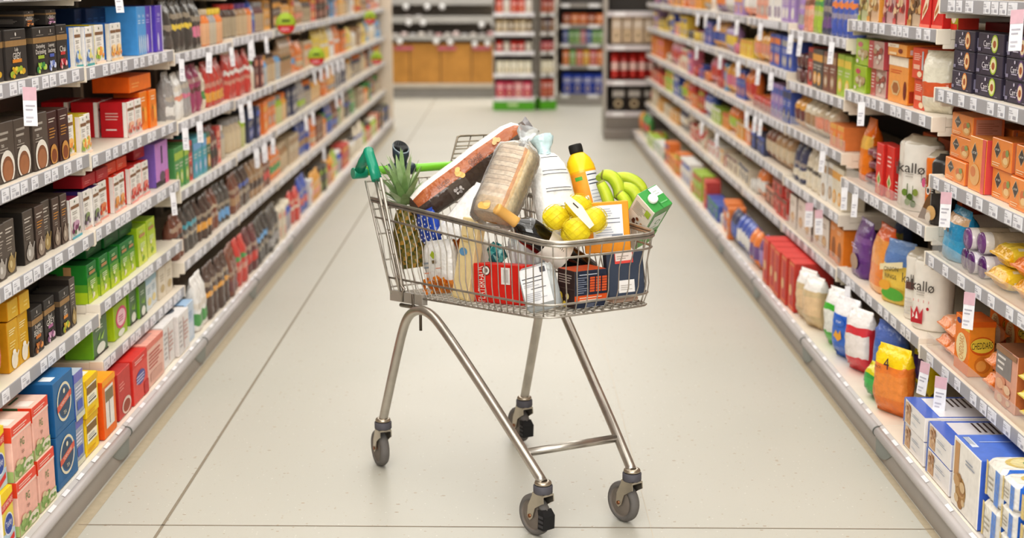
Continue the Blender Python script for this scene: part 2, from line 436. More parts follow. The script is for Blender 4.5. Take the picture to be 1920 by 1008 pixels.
def roll(key, name, cat, desc, r, L, main, band, end, stand=False):
    """round wrapped packet, lying with its end to the aisle or standing up"""
    def make():
        m = MB()
        prof = [(r * .5, 0), (r * .93, .002), (r, .008), (r, L * .2), (r, L * .75), (r, L - .008), (r * .9, L - .002), (r * .4, L)]
        cf = lambda i, j: end if i in (0, 1, 5, 6) else (band if i == 3 else main)
        if stand: m.lathe(prof, cf, 'film', 18, (0, r, 0))
        else: m.lathe(prof, cf, 'film', 18, (0, 0, r), (0, 1, 0))
        return m.build(name)
    ty(key, name, cat, desc, 2 * r, L if stand else 2 * r, 2 * r if stand else L, make)

# --- left side: teas
def a_black(t1, t2, acc, pics, band='#9c7a4c'):
    def f(F):
        F.R(0, .66, 1, .78, band); F.E(.5, .90, .03, .04, '#e8e2da', 8); F.R(.25, .82, .75, .835, '#8d857c')
        if t1: F.T(t1, .5, .585, .10, '#efe9e1', .6)
        F.T(t2, .5, .465, .13, '#efe9e1', .72); F.R(.28, .33, .72, .40, acc)
        F.B(.18, .06, .82, .22, 14, pics, .09, .06)
    return f
BLK = '#37322f'
for k, t1, t2, acc, pics, ds in (
        ('grey', 'Lady', 'GREY', '#d98a2e', ['#e8cb45', '#d4a92c', '#9fb53a'], 'black tea carton with yellow flowers'),
        ('green', 'Darjeeling', '', '#9fb53a', ['#8dc03c', '#c5d86a', '#3f8a4a'], 'black tea carton with green leaves'),
        ('blue', 'Lapsang', 'Souchong', '#4f64b0', ['#aab6dd', '#d7dcf0', '#6c7fc0'], 'black tea carton with blue picture'),
        ('chai', '', 'Chai', '#c33a3a', ['#d2344a', '#f0c4c4', '#a12535'], 'black tea carton with red spices'),
        ('earl', 'Earl', 'GREY', '#b06a9a', ['#c78ab5', '#e2c3d6', '#8d5c83'], 'black tea carton with pink picture'),
        ('break', 'English', 'BREAKFAST', '#c9752c', ['#c9752c', '#e2a060', '#7d4a26'], 'black tea carton with amber picture')):
    carton('tb_' + k, 'tea_carton', 'tea carton', ds, .17 if k == 'grey' else .085, .142, .085, BLK, art=a_black(t1, t2 or t1, acc, pics), sart=lambda F: F.R(0, .66, 1, .78, '#7a6244').L(.15, .2, .85, .5, 4, '#8d857c'))
def a_white(pics, base, band='#8a6546'):
    def f(F):
        F.E(.5, .91, .05, .035, '#5f6b4a', 8); F.R(.08, .74, .92, .82, band); F.L(.2, .60, .8, .70, 2, '#a8a29a')
        F.L(.25, .48, .75, .57, 2, '#c9c2ba'); F.B(.15, .12, .85, .42, 16, pics, .13, .07); F.R(0, 0, 1, .06, base)
    return f
WHT = '#f0ebe4'
for k, side, pics, base, ds in (
        ('blue', '#2f74c8', ['#8fb2e0', '#cfdcee', '#5a86c8', '#e6d98a'], '#4fa3a5', 'white tea carton with blue sides'),
        ('orange', '#2f74c8', ['#f0b560', '#f6d6a0', '#e08a3a'], '#e6c9a0', 'white tea carton with orange fruit'),
        ('lemon', '#dcc52a', ['#e8d24a', '#f4e48a', '#9fbf4a', '#f0a050'], '#f1d7c4', 'white tea carton with yellow sides'),
        ('red', '#c6202a', ['#e08a7a', '#f0c0a0', '#c94a3a'], '#e9d2cc', 'white tea carton with red sides'),
        ('fruit', '#f07a1c', ['#f09a4a', '#f6c070', '#8a9a4a'], '#f0d0a0', 'white tea carton with orange sides'),
        ('berry', '#8a1f4a', ['#7d3b62', '#c9a0b8', '#5a6a4a'], '#5fb0c0', 'white tea carton with purple sides'),
        ('currant', '#3d2a6a', ['#574a58', '#8a9a6a', '#b0a0b8'], '#e6b8a8', 'white tea carton with violet sides'),
        ('cherry', '#cf3b22', ['#d2542f', '#e08a5a', '#e8c0a0'], '#e8a090', 'white tea carton with vermilion sides'),
        ('peach', '#e8472a', ['#e0903a', '#e8b070', '#d97a50'], '#f0b0a0', 'white tea carton with coral sides'),
        ('straw', '#e33a34', ['#d24a42', '#e89080', '#c23a32'], '#f0a8a0', 'white tea carton with scarlet sides')):
    carton('tw_' + k, 'tea_carton', 'tea carton', ds, .085, .132, .10, WHT, side, shade(side, .9), art=a_white(pics, base),
           sart=lambda F: F.L(.2, .5, .75, .75, 3, '#e6b8b0').R(.2, .2, .6, .24, '#efe0dc').R(.85, 0, 1, 1, WHT))
def a_cup(F):
    F.L(.12, .70, .8, .9, 2, '#b0a79e'); F.T('tea', .3, .62, .06, '#d8d0c6', .3); F.L(.12, .5, .7, .6, 2, '#a59b91')
    F.E(.5, .24, .42, .29, '#eae4da', 22); F.E(.5, .21, .33, .22, '#8d5a3a', 20); F.E(.5, .19, .28, .17, '#a8704a', 18); F.R(.0, .0, 1, .02, '#3c332d')
carton('cup', 'tea_carton', 'tea carton', 'large brown tea carton with white teacup', .14, .17, .12, '#5d5148', '#4f443c', '#54483f', art=a_cup, sart=lambda F: F.L(.15, .5, .8, .8, 4, '#8d8378'))
def a_maroon(F):
    F.L(.15, .8, .8, .9, 2, '#cdbfb4'); F.L(.15, .5, .85, .72, 4, '#b5813a'); F.E(.5, .18, .36, .2, '#c9924a', 16); F.E(.5, .16, .27, .13, '#8a4a24', 14)
carton('maroon', 'tea_carton', 'tea carton', 'narrow maroon tea carton with gold cup', .09, .165, .12, '#4a2824', '#41221f', '#54332d', art=a_maroon)
def a_pot(cols):
    def f(F):
        F.L(.15, .78, .8, .9, 2, '#cfc6bd'); F.L(.15, .58, .8, .74, 3, cols[0]); F.L(.2, .46, .7, .54, 2, '#a59b91')
        F.E(.5, .18, .36, .14, cols[1], 16); F.E(.5, .31, .2, .05, cols[1], 10); F.Q([(.8, .15), (.98, .36), (.9, .38), (.72, .22)], cols[1]); F.E(.5, .38, .05, .03, cols[2], 8); F.E(.42, .2, .12, .07, cols[2], 10)
    return f
carton('pot_silver', 'tea_carton', 'tea carton', 'taupe tea carton with silver teapot', .085, .16, .10, '#5a5048', '#2e2925', '#4a413a', art=a_pot(('#b0a79e', '#aba49d', '#d5d0ca')))
carton('pot_gold', 'tea_carton', 'tea carton', 'taupe tea carton with gold lettering', .085, .16, .10, '#5c4a40', '#372c26', '#4a3a32', art=a_pot(('#c58a3a', '#9a8a7c', '#cdbfae')))
carton('pot_brass', 'tea_carton', 'tea carton', 'taupe tea carton with brass teapot', .085, .16, .10, '#5f554c', '#372f29', '#4f453d', art=a_pot(('#b8aea2', '#a88f5c', '#d0be90')))
def a_jug(F):
    F.L(.15, .72, .75, .86, 3, '#f3e6b8'); F.L(.15, .45, .7, .62, 3, '#efd98a'); F.E(.5, .2, .3, .17, '#e8e0d0', 16); F.E(.5, .37, .16, .05, '#f2ece0', 10); F.Q([(.72, .2), (.95, .32), (.9, .36), (.68, .28)], '#e8e0d0')
carton('mustard', 'tea_carton', 'tea carton', 'mustard tea carton with white jug', .10, .15, .13, '#d9a820', '#c98c16', '#d8a01c', art=a_jug)
carton('mustardlow', 'tea_carton', 'tea carton', 'low golden tea carton', .10, .065, .13, '#dcb02c', '#c98c16', '#d8a01c', art=lambda F: F.L(.4, .3, .9, .7, 2, '#e8cc70'))
def a_green(top, bot, extra):
    def f(F):
        for i in range(6): F.R(0, .55 - i * .11 if i < 5 else 0, 1, .66 - i * .11 if i < 5 else .11, mixc(top, bot, (i + 1) / 6))
        F.R(.2, .72, .8, .80, '#b98a5a'); F.L(.2, .84, .7, .92, 2, '#cfe0b0'); F.B(.2, .1, .8, .4, 8, extra, .1, .06); F.L(.2, .45, .8, .6, 3, '#e6efc8')
    return f
carton('lime', 'tea_carton', 'tea carton', 'emerald-to-lime green tea carton', .085, .135, .13, '#1f7a35', '#2c8a34', '#14602a', art=a_green('#1f8a35', '#c8da2a', ['#e6eeb0', '#8ab82a', '#f0e8d0']), sart=lambda F: F.R(0, 0, 1, .3, '#b5d02c').R(0, .3, 1, .5, '#6aa830').R(.4, .2, .6, .95, '#c9a070'))
carton('lime2', 'tea_carton', 'tea carton', 'bright lime green tea carton', .085, .15, .12, '#b8cf2e', '#a3c424', '#8fb81e', art=a_green('#b0cc2a', '#dbe46a', ['#f0f0d0', '#d0d840', '#8ab030']))
carton('dkgreen', 'tea_carton', 'tea carton', 'dark green tea carton', .13, .10, .14, '#17582a', '#1c6a30', '#124a22', art=lambda F: F.L(.1, .3, .7, .6, 3, '#4f9a5c'))
carton('mint', 'tea_carton', 'tea carton', 'grey-green tea carton with mint leaves', .11, .155, .10, '#5d7a58', '#7ab530', '#4c6a48', art=lambda F: F.L(.2, .7, .8, .85, 2, '#c8d4c0').Q([(.3, .45), (.5, .62), (.45, .4)], '#8cc04a').Q([(.5, .42), (.8, .6), (.65, .38)], '#a8cf5a').E(.5, .18, .3, .15, '#e6e6dc').R(0, 0, 1, .05, '#3b2f2a'))
carton('pinklabel', 'tea_carton', 'tea carton', 'lime tea carton with pink label', .11, .155, .10, '#a3c02a', '#b5cc22', '#8aa522', art=lambda F: F.E(.55, .55, .42, .32, '#d8507a').E(.55, .55, .32, .24, '#f2c8d0').L(.35, .45, .75, .65, 3, '#b04068').E(.5, .12, .25, .1, '#e6e6dc'))
carton('paleblue', 'tea_carton', 'tea carton', 'pale blue and white tea carton', .09, .17, .08, '#dfe6ea', '#b5d0dc', '#c9dbe2', art=lambda F: F.R(0, .8, 1, 1, '#a8c8d8').L(.2, .5, .8, .7, 3, '#9ab0b8').E(.5, .25, .3, .12, '#e8d8a0'))
carton('creambox', 'tea_carton', 'tea carton', 'cream tea carton', .09, .17, .08, '#e6dccb', '#dccfbb', '#d9ccb6', art=lambda F: F.L(.2, .55, .8, .8, 3, '#b5a890').E(.5, .3, .3, .13, '#c9b48a'))
carton('skyblue', 'tea_carton', 'tea carton', 'sky blue tea carton', .10, .185, .17, '#5aa0dc', '#4f9cdc', '#3f86c8', art=lambda F: F.T('PURE', .5, .8, .06, '#eef4fa', .8).L(.2, .65, .8, .75, 2, '#cfe2f4').E(.3, .22, .12, .2, '#cfdff0').E(.7, .22, .12, .2, '#cfdff0'))
carton('violet', 'tea_carton', 'tea carton', 'violet tea carton', .10, .185, .17, '#6a50bc', '#5a44b0', '#5040a0', art=lambda F: F.T('PURE', .5, .8, .06, '#eae4fa', .8).L(.2, .65, .8, .75, 2, '#b8a8e8').E(.3, .22, .12, .2, '#d5cdf0').R(.85, 0, 1, 1, '#d5cdf0'))
carton('navybox', 'tea_carton', 'tea carton', 'navy tea carton', .12, .09, .10, '#1f3a66', '#1c3560', '#24457a', art=lambda F: F.L(.2, .3, .8, .7, 3, '#3f5f95'))
carton('orangebox', 'tea_carton', 'tea carton', 'orange tea carton lying flat', .20, .06, .14, '#f07a1c', '#e86a14', '#e8690f', art=lambda F: F.L(.1, .3, .5, .7, 2, '#f6a860'))
carton('orange2', 'tea_carton', 'tea carton', 'orange tea carton with fruit slices', .09, .15, .10, '#f08a2a', '#ef7a1a', '#e8690f', art=lambda F: F.E(.35, .35, .18, .2, '#d9701a').E(.7, .4, .16, .2, '#f6b050').Q([(.3, .5), (.4, .65), (.45, .5)], '#4a7a3a').L(.2, .75, .8, .9, 2, '#fbe0c0'))
carton('redbox', 'tea_carton', 'tea carton', 'crimson tea carton', .10, .075, .10, '#b8252c', '#a81f28', '#9a1d25', art=lambda F: F.L(.15, .3, .6, .6, 2, '#e08a88'))
carton('coralbox', 'tea_carton', 'tea carton', 'coral red tea carton', .10, .075, .10, '#e8502c', '#d9421f', '#d04020', art=lambda F: F.L(.15, .3, .6, .6, 2, '#f6b098'))
carton('lilac', 'coffee_carton', 'coffee carton', 'lilac coffee pod carton', .16, .20, .09, '#c68ad0', '#8a6cc0', '#9a78cc', art=lambda F: F.R(0, 0, 1, .12, '#2d2024').E(.5, .2, .2, .12, '#6c5a66').R(.45, .5, .55, .9, '#4a3a5a').R(.7, .0, 1, .3, '#d25a8a'))
# big boxes on the bottom shelf
def a_emblem(F):
    F.L(.08, .04, .7, .12, 3, '#5a8ab8'); F.E(.5, .52, .36, .36, '#e6dcc0', 26); F.E(.5, .52, .31, .31, '#3a6a9c', 26); F.E(.5, .52, .28, .28, '#37506a', 24)
    F.Q([(.14, .40), (.86, .54), (.86, .66), (.14, .52)], '#d8604a'); F.T('YORKSHIRE', .5, .53, .07, '#f3e2d0', .6, slant=.16); F.T('TEA', .5, .32, .07, '#e6dcc0', .3); F.E(.5, .72, .05, .05, '#e6dcc0', 8)
carton('emblem', 'tea_carton', 'tea carton', 'large blue tea carton with round emblem', .20, .165, .15, '#2f6c9e', '#1e5f92', '#2a6ea2', art=a_emblem,
       sart=lambda F: [F.R(.2 + i * .09, .08, .25 + i * .09, .08 + .5 * (.3 + .7 * abs(math.sin(i * 1.7))), '#5a92bc') for i in range(7)], tart=lambda F: F.R(.15, .1, .4, .35, '#e8ecef').L(.1, .5, .85, .9, 6, '#cfdfe8'))
def a_pg(F):
    F.R(0, .82, 1, 1, '#e8523c'); F.R(0, .78, 1, .82, '#f6d8cc'); F.L(.1, .86, .9, .95, 2, '#f6d8cc'); F.R(0, 0, 1, .22, '#b5c88a'); F.T('PG', .5, .6, .14, '#5f8a4a', .6); F.T('tips', .5, .42, .1, '#8a6a5a', .5)
    F.E(.35, .14, .3, .12, '#8aa860'); F.E(.72, .12, .26, .1, '#e6dcc8'); F.B(.1, .05, .9, .3, 9, ['#9ab56a', '#7a9a50', '#d8c8a0'], .12, .05)
carton('rosebox', 'tea_carton', 'tea carton', 'rose-pink and red tea carton with green label', .18, .155, .14, '#f0b8a8', '#f2c4b4', '#e8c8b8', art=a_pg,
       sart=lambda F: F.R(0, .72, 1, 1, '#e24a2a').R(.42, .55, .72, 1, '#47603a').T('FULLY', .57, .9, .05, '#e6e8d0', .25).E(.57, .66, .1, .05, '#e6e8d0').L(.1, .4, .5, .6, 3, '#d89888').R(0, 0, 1, .2, '#a8c07a').R(.1, .05, .5, .2, '#e6efe8'),
       tart=lambda F: F.R(.1, .1, .5, .4, '#f6e6dc').L(.2, .5, .9, .9, 3, '#4a6a4a'))
def a_tet(F):
    F.R(0, .74, 1, 1, '#f2cf1c'); F.Q([(0, .66), (1, .72), (1, .88), (0, .8)], '#d8322a'); F.T("LOOK WHAT WE'VE", .5, .77, .09, '#fff4e0', .9, slant=.06); F.R(0, 0, 1, .3, '#bcd0dc')
    F.E(.5, .42, .38, .19, '#e6e6f0', 20); F.E(.5, .42, .34, .165, '#2c4a9c', 20); F.T('Tetley', .5, .42, .14, '#f4f4fa', .5, slant=.1); F.Q([(.1, .02), (.9, .12), (.9, .22), (.1, .12)], '#d8322a')
carton('blueoval', 'tea_carton', 'tea carton', 'yellow tea carton with oval badge', .11, .165, .14, '#e9d25a', '#f0ecec', '#f0cc18', art=a_tet, sart=lambda F: F.E(.6, .5, .3, .2, '#39489c').L(.1, .1, .6, .3, 3, '#c0b8c8'))
carton('whitepurple', 'tea_carton', 'tea carton', 'white tea carton with blue swirls', .11, .165, .14, '#f0edf0', '#efecef', '#f4f1f2', art=lambda F: F.E(.6, .6, .25, .2, '#3a4a9a').E(.5, .25, .2, .1, '#8a90c8').L(.1, .8, .7, .95, 2, '#6a70b0'))
carton('stripeblue', 'tea_carton', 'tea carton', 'silver-blue tea carton with violet print', .13, .15, .13, '#a9b0c0', '#3f62b0', '#b8c4d0', art=lambda F: F.R(0, .8, 1, 1, '#7a78c0').L(.1, .45, .9, .75, 4, '#e6e2ee').R(.2, .2, .8, .4, '#5568b8').R(0, 0, 1, .12, '#d8d6c0'))
def a_yel(F):
    F.R(.12, .30, .88, .82, '#f6f0da'); F.R(.12, .58, .88, .78, '#8a6a3c'); F.R(.2, .36, .8, .4, '#5a5a60'); F.L(.2, .44, .8, .54, 2, '#9a9aa0'); F.R(0, .84, 1, 1, '#e8b80e'); F.L(.1, .08, .8, .2, 2, '#e0a800')
carton('yellowbox', 'tea_carton', 'tea carton', 'bright yellow tea carton with picture panel', .14, .125, .15, '#f2cb14', '#f2c80e', '#f4d020', art=a_yel, tart=lambda F: F.R(.12, .2, .55, .8, '#7a6440').R(.55, .2, .88, .8, '#eef0f4').R(.12, .15, .88, .2, '#fff6d0'))
def a_orw(F):
    F.R(.18, .15, .82, .85, '#ece6de'); F.R(.45, .2, .5, .7, '#5a5450'); F.R(.2, .6, .8, .8, '#8a7a5a'); F.R(0, .9, 1, 1, '#f6a81c')
carton('orangewhite', 'hot_drink_carton', 'hot drink carton', 'orange carton with pale panel', .16, .20, .12, '#ee7a22', '#e8601a', '#f6a81c', art=a_orw, sart=lambda F: F.R(.2, .1, .8, .7, '#5f8ac0'))
carton('redcircle', 'hot_drink_carton', 'hot drink carton', 'red carton with cup ring', .17, .235, .12, '#c9433c', '#c23a34', '#b8332e', art=lambda F: F.L(.1, .6, .6, .8, 3, '#e89a90').E(.6, .2, .36, .18, '#e8d0c4', 20).E(.6, .19, .28, .13, '#a04a34', 18))
carton('redprint', 'hot_drink_carton', 'hot drink carton', 'scarlet carton with blue print', .20, .20, .13, '#e2574c', '#d83a30', '#d2352c', art=lambda F: F.R(0, .8, 1, 1, '#d83a30').L(.15, .85, .8, .95, 2, '#f6d0c8').E(.5, .5, .3, .16, '#5a5a9c').L(.2, .4, .8, .6, 3, '#d8d4e8').R(.7, 0, 1, .3, '#c93a3a'))
carton('redwhite', 'hot_drink_carton', 'hot drink carton', 'white and salmon printed carton', .24, .22, .14, '#ecc0b0', '#e8a090', '#e6a898', art=lambda F: F.R(0, .86, 1, 1, '#e08272').L(.1, .4, .9, .8, 5, '#c05a50').R(.15, .1, .85, .3, '#d8a898'), tart=lambda F: F.R(.1, .2, .8, .8, '#b8908a'))
carton('whiteprint', 'hot_drink_carton', 'hot drink carton', 'white printed carton with dark oval', .24, .23, .15, '#e8e4e2', '#dcd4d0', '#e6e2e0', art=lambda F: F.L(.1, .2, .4, .9, 6, '#b8b0b0').L(.5, .3, .9, .8, 5, '#c8a098').R(.45, .1, .5, .9, '#d8b8b0'), tart=lambda F: F.E(.5, .5, .35, .25, '#5a606a').R(.1, .75, .9, .95, '#d87a58'))
carton('palebluecarton', 'hot_drink_carton', 'hot drink carton', 'pale blue carton', .16, .24, .11, '#c3d2e2', '#8fb4dc', '#a8c4e0', art=lambda F: F.L(.2, .6, .8, .8, 3, '#8aa0c0').R(.2, .1, .8, .5, '#d8e0ea'), sart=lambda F: F.R(.1, .9, .9, 1, '#4f5a6a').L(.15, .4, .6, .6, 3, '#d0e0f0'))
pouch('leafbag', 'tea_bag_packet', 'tea packet', 'red and leaf-green tea bag packet', .20, .22, .09, '#b8cf8a', '#d8322a', None, (.25, .6), prof=PILLOW)

# --- right side: crackers and biscuits
def a_carr(ring, tint):
    def f(F):
        F.E(.66, .52, .13, .43, ring, 22); F.E(.66, .52, .10, .35, tint, 20); F.E(.66, .5, .06, .18, '#b0623c', 12); F.R(0, 0, 1, .04, '#2d2734')
        F.T("Carr's", .40, .5, .3, '#f2eef4', .36); F.E(.40, .84, .03, .09, '#cfc8d8', 8); F.R(.28, .26, .52, .32, '#b5adc0'); F.R(.03, .12, .15, .28, '#8d88a0'); F.L(.80, .08, .95, .14, 1, '#a8a0b4')
    return f
for k, rg, tn, ds in (('violet', '#7a5a8c', '#ecd9b8', 'plum-black cracker carton with pale oval'), ('lime', '#a9c23c', '#e6e2b0', 'plum-black cracker carton with lime oval'), ('amber', '#d98a4a', '#ecd0a0', 'plum-black cracker carton with amber oval')):
    carton('carr_' + k, 'cracker_carton', 'cracker carton', ds, .19, .062, .075, '#433c4c', '#3a3444', '#4c4558', art=a_carr(rg, tn), sart=lambda F: F.R(.1, .2, .5, .7, '#8d88a0').L(.55, .3, .9, .7, 3, '#8a849a'))
carton('finn', 'crispbread_carton', 'crispbread carton', 'dark red crispbread carton', .30, .10, .08, '#7a1a1c', '#6c1618', '#85201f', art=lambda F: F.R(.2, .3, .8, .75, '#8a2624').T('FINN CRISP', .5, .52, .26, '#b5605a', .5))
def a_jac(F):
    F.E(.3, .62, .17, .3, '#e8d2b0', 4); F.E(.3, .62, .155, .27, '#3f3532', 4); F.T("JACOB'S", .3, .62, .09, '#f4efe6', .24)
    F.E(.72, .42, .2, .3, '#e2a45c'); F.E(.68, .5, .12, .18, '#d2703a'); F.E(.8, .6, .08, .12, '#8a9a58'); F.E(.74, .34, .12, .12, '#ecc890'); F.L(.1, .1, .55, .25, 2, '#f6d8b0')
carton('jacob', 'cracker_packet', 'cracker packet', 'orange cracker packet with black diamond', .155, .088, .10, '#ee9040', '#e08050', '#e88a3c', art=a_jac, mat='gloss', sart=lambda F: F.R(.1, .1, .9, .9, '#c8907a').L(.15, .2, .85, .8, 6, '#b07860'))
carton('jacobup', 'cracker_packet', 'cracker packet', 'upright orange cracker packet', .14, .165, .09, '#ee9a48', '#e05a58', '#ea9644', art=lambda F: F.E(.32, .7, .2, .2, '#e8d2b0', 4).E(.32, .7, .18, .18, '#3f3532', 4).T("JACOB'S", .32, .7, .06, '#f4efe6', .3).E(.4, .3, .3, .2, '#e6b070').E(.3, .35, .16, .1, '#d88048').R(.8, 0, 1, 1, '#e05a58'), mat='gloss')
def a_nut(c, pic):
    def f(F):
        F.R(0, .55, .55, 1, c); F.E(.25, .8, .2, .1, '#e8e0e0'); F.L(.1, .6, .5, .7, 2, '#f2eadf'); F.B(.1, .15, .9, .5, 14, pic, .14, .09); F.R(.0, 0, .3, .12, c)
    return f
for k, c, pic, ds in (('green', '#9ab53c', ['#b5a04a', '#d8c890', '#8a6a3a'], 'olive nut snack carton'), ('amber', '#e0a04a', ['#d8a860', '#a87840', '#e8d0a0'], 'amber nut snack carton'), ('wine', '#a8406a', ['#c84a5a', '#8a3040', '#e0b0a0'], 'wine-red nut snack carton'),
                      ('scarlet', '#c84a4a', ['#d85a50', '#8a2a2a', '#e8c8a0'], 'scarlet nut snack carton'), ('brown', '#b0843c', ['#a07040', '#d8b078', '#6a4a2a'], 'tan nut snack carton')):
    carton('nut_' + k, 'snack_carton', 'snack carton', ds, .16, .18, .07, mixc(c, '#d8ccc0', .55), c, shade(c, .8), art=a_nut(c, pic), mat='gloss')
def a_crisp(F):
    F.L(.15, .78, .7, .92, 2, '#f6e0d8'); F.R(.15, .6, .6, .7, '#b01c1c'); F.Q([(.2, .12), (.75, .35), (.9, .6), (.6, .6), (.25, .3)], '#f0dcc0'); F.Q([(.3, .2), (.7, .38), (.65, .46), (.28, .28)], '#b8743c'); F.R(0, 0, 1, .06, '#e87a6a')
carton('redcrisp', 'crispbread_carton', 'crispbread carton', 'bright red crispbread carton', .17, .185, .08, '#d2302a', '#b0201e', '#a81c1c', art=a_crisp)
carton('greencrisp', 'crispbread_carton', 'crispbread carton', 'green and red crispbread carton', .15, .12, .07, '#b0b83c', '#c84030', '#a0a834', art=lambda F: F.E(.5, .5, .42, .34, '#efe6cc').Q([(.25, .3), (.7, .5), (.75, .7), (.3, .5)], '#a83a2a').R(0, 0, 1, .15, '#d8402c'))
carton('limenut', 'snack_carton', 'snack carton', 'lime green nut snack carton', .13, .135, .08, '#a5c63a', '#93b52c', '#86a828', art=lambda F: F.E(.35, .78, .2, .1, '#c84a6a').B(.2, .2, .9, .55, 12, ['#d8ccb0', '#b09468', '#c0a880'], .14, .1).E(.2, .15, .1, .07, '#f0e8d8'), mat='gloss')
carton('pinknut', 'snack_carton', 'snack carton', 'rose-red nut snack carton', .15, .135, .08, '#c9a8a0', '#c05a62', '#a84850', art=lambda F: F.R(0, 0, .35, 1, '#c0525a').L(.06, .3, .3, .9, 5, '#f0d0d0').B(.4, .15, .9, .8, 12, ['#d8ccc0', '#b09478', '#e8e0d8', '#a05048'], .12, .1), mat='gloss')
carton('goldbox', 'cracker_carton', 'cracker carton', 'golden-orange cracker carton', .16, .13, .14, '#eda656', '#e08c34', '#e69a44', art=lambda F: F.R(0, .7, .6, 1, '#f6ead8').L(.1, .78, .5, .92, 2, '#c88a4a').E(.7, .45, .12, .2, '#8a3a24').R(.1, .1, .5, .3, '#f6d8b0'), sart=lambda F: F.R(.1, .2, .6, .6, '#e6c8c8'))
carton('goldbox2', 'cracker_carton', 'cracker carton', 'golden cracker carton with picture', .16, .17, .14, '#eca052', '#e2852e', '#e69a44', art=lambda F: F.R(0, .8, 1, 1, '#f6ead8').L(.1, .64, .8, .74, 2, '#d8602a').E(.4, .32, .25, .18, '#d8b888', 6).E(.4, .32, .18, .13, '#a86a3a', 6).E(.88, .3, .08, .2, '#7a2a1c'), sart=lambda F: F.R(.2, .55, .7, .9, '#e6c8c8').R(.05, .05, .4, .3, '#a83a1c'))
carton('coralcr', 'cracker_carton', 'cracker carton', 'coral-red cracker carton', .13, .14, .10, '#e0583a', '#e86a44', '#e06040', art=lambda F: F.L(.15, .6, .85, .85, 4, '#f6d0c0').R(.15, .3, .7, .45, '#f0b8a0').E(.7, .15, .2, .1, '#f0d8b8').R(.85, .3, 1, .9, '#c0c0c4'))
pouch('whitebag', 'cracker_packet', 'cracker packet', 'cream bag of crackers with vegetable picture', .16, .25, .07, '#e8e2d0', '#d8653c', '#ece6d6', (.3, .55), (.7, .8), prof=PILLOW)
pouch('plumbag', 'cracker_packet', 'cracker packet', 'small plum wrapped packet', .15, .06, .12, '#5a3a44', '#6a4854', None, (.3, .6), prof=PILLOW)
# oat/rice cake packets
def a_rice(pic, tint, t='kallø'):
    def f(F):
        (F.T(t, .5, .66, .16, '#4a4440', 1.0) if t.strip() else None); F.L(.3, .52, .72, .6, 2, '#b5aea6'); pic(F)
    return f
def pic_olive(F):
    for i, (u, v) in enumerate(((.3, .28), (.5, .22), (.68, .3), (.42, .14), (.62, .12))): F.E(u, v, .1, .055, ['#6f8a3a', '#4f6a2c', '#8a9a4a'][i % 3])
    F.R(.38, .2, .41, .42, '#5a6a3c').R(.58, .18, .6, .4, '#5a6a3c')
def pic_crown(F):
    F.R(.15, .10, .55, .16, '#b8303a'); F.Q([(.15, .16), (.12, .34), (.24, .24), (.34, .36), (.44, .24), (.56, .34), (.55, .16)], '#c23a44'); F.Q([(.2, .17), (.2, .26), (.26, .2)], '#efe9e2'); F.Q([(.3, .17), (.34, .28), (.4, .17)], '#efe9e2'); F.E(.72, .34, .05, .025, '#b8303a')
    for i in range(4): F.R(.2 + i * .18, .42, .22 + i * .18, .46, '#d87a7a')
def ricecake(key, desc, w, h, main, side, pic, t='kallø', lab='#efeae2', top='#b9ae9c'):
    def make():
        m = MB(); r = random.Random(len(key))
        prof = [(0, .92, .92), (.02, 1, 1), (.25, 1, 1), (.5, 1, 1), (.75, 1, 1), (.86, 1, 1), (.90, .98, .96), (.94, .8, .7), (.97, .7, .4), (1, .75, .2)]
        m = bagmesh(w, h, w * .8, prof, lambda v, fr, j: (top if v > .9 else main if fr else side), 'gloss', 20, 2.3, .002, 5)
        F = Face(m, (-w * .42, -.006, 0), (1, 0, 0), (0, 0, 1), w * .84, h * .88, 'card')
        # the printed panel follows the round front: cut into strips
        a_rice(pic, None, t)(F)
        return m.build('rice_cake_packet')
    ty(key, 'rice_cake_packet', 'rice cakes', desc, w, h, w * .8, make)
ricecake('kallo_olive', 'white rice cake packet with olives', .12, .27, '#efeae2', '#dcd4c6', pic_olive)
ricecake('kallo_orange', 'orange rice cake packet', .12, .24, '#ee8030', '#e06c22', lambda F: F.Q([(0, 0), (.9, 0), (1, .5), (.6, .36)], '#7a5a3a').E(.3, .6, .14, .08, '#d2608a'), 'kallø')
ricecake('kallo_white', 'plain white rice cake packet', .135, .26, '#efe8de', '#e6ddd0', lambda F: F.R(.3, .5, .7, .62, '#6a4a44').L(.3, .1, .7, .4, 5, '#cfc8c0'), 'kallø')
ricecake('kallo_crown', 'white rice cake packet with red crown', .14, .27, '#f0e9df', '#e8dfd2', pic_crown)
ricecake('charcoal', 'charcoal oatcake packet', .11, .24, '#3f3b3a', '#34302f', lambda F: F.E(.2, .55, .13, .07, '#e8e4e0').E(.2, .55, .08, .045, '#3f3b3a').R(.45, .62, .8, .7, '#8a5a3a').E(.5, .2, .35, .12, '#d8b078').E(.3, .12, .2, .08, '#efe6d8'), ' ', top='#2d2a29')
pouch('blackbag', 'cracker_packet', 'cracker packet', 'black packet with green leaf', .10, .23, .08, '#2f2c2c', None, '#6a8a4a', acc=(.5, .62))
carton('redleaf', 'cracker_carton', 'cracker carton', 'tall red cracker carton with leaf', .09, .20, .06, '#dc3a30', '#c42c26', '#b82820', art=lambda F: F.E(.5, .3, .3, .16, '#efe2b8', 4).E(.5, .3, .18, .1, '#7aa04a', 4).L(.2, .6, .8, .85, 3, '#f6c8c0').E(.5, .08, .3, .07, '#e8906a'))
pouch('plumpack', 'cracker_packet', 'cracker packet', 'mauve stacked cracker packet', .13, .05, .12, '#7d4450', '#905660', None, (.3, .7), prof=PILLOW)
pouch('orangebag', 'biscuit_packet', 'biscuit packet', 'tall orange foil biscuit packet', .15, .26, .09, '#e8761c', '#ee8626', '#f0c060', (.1, .5), (.55, .7))
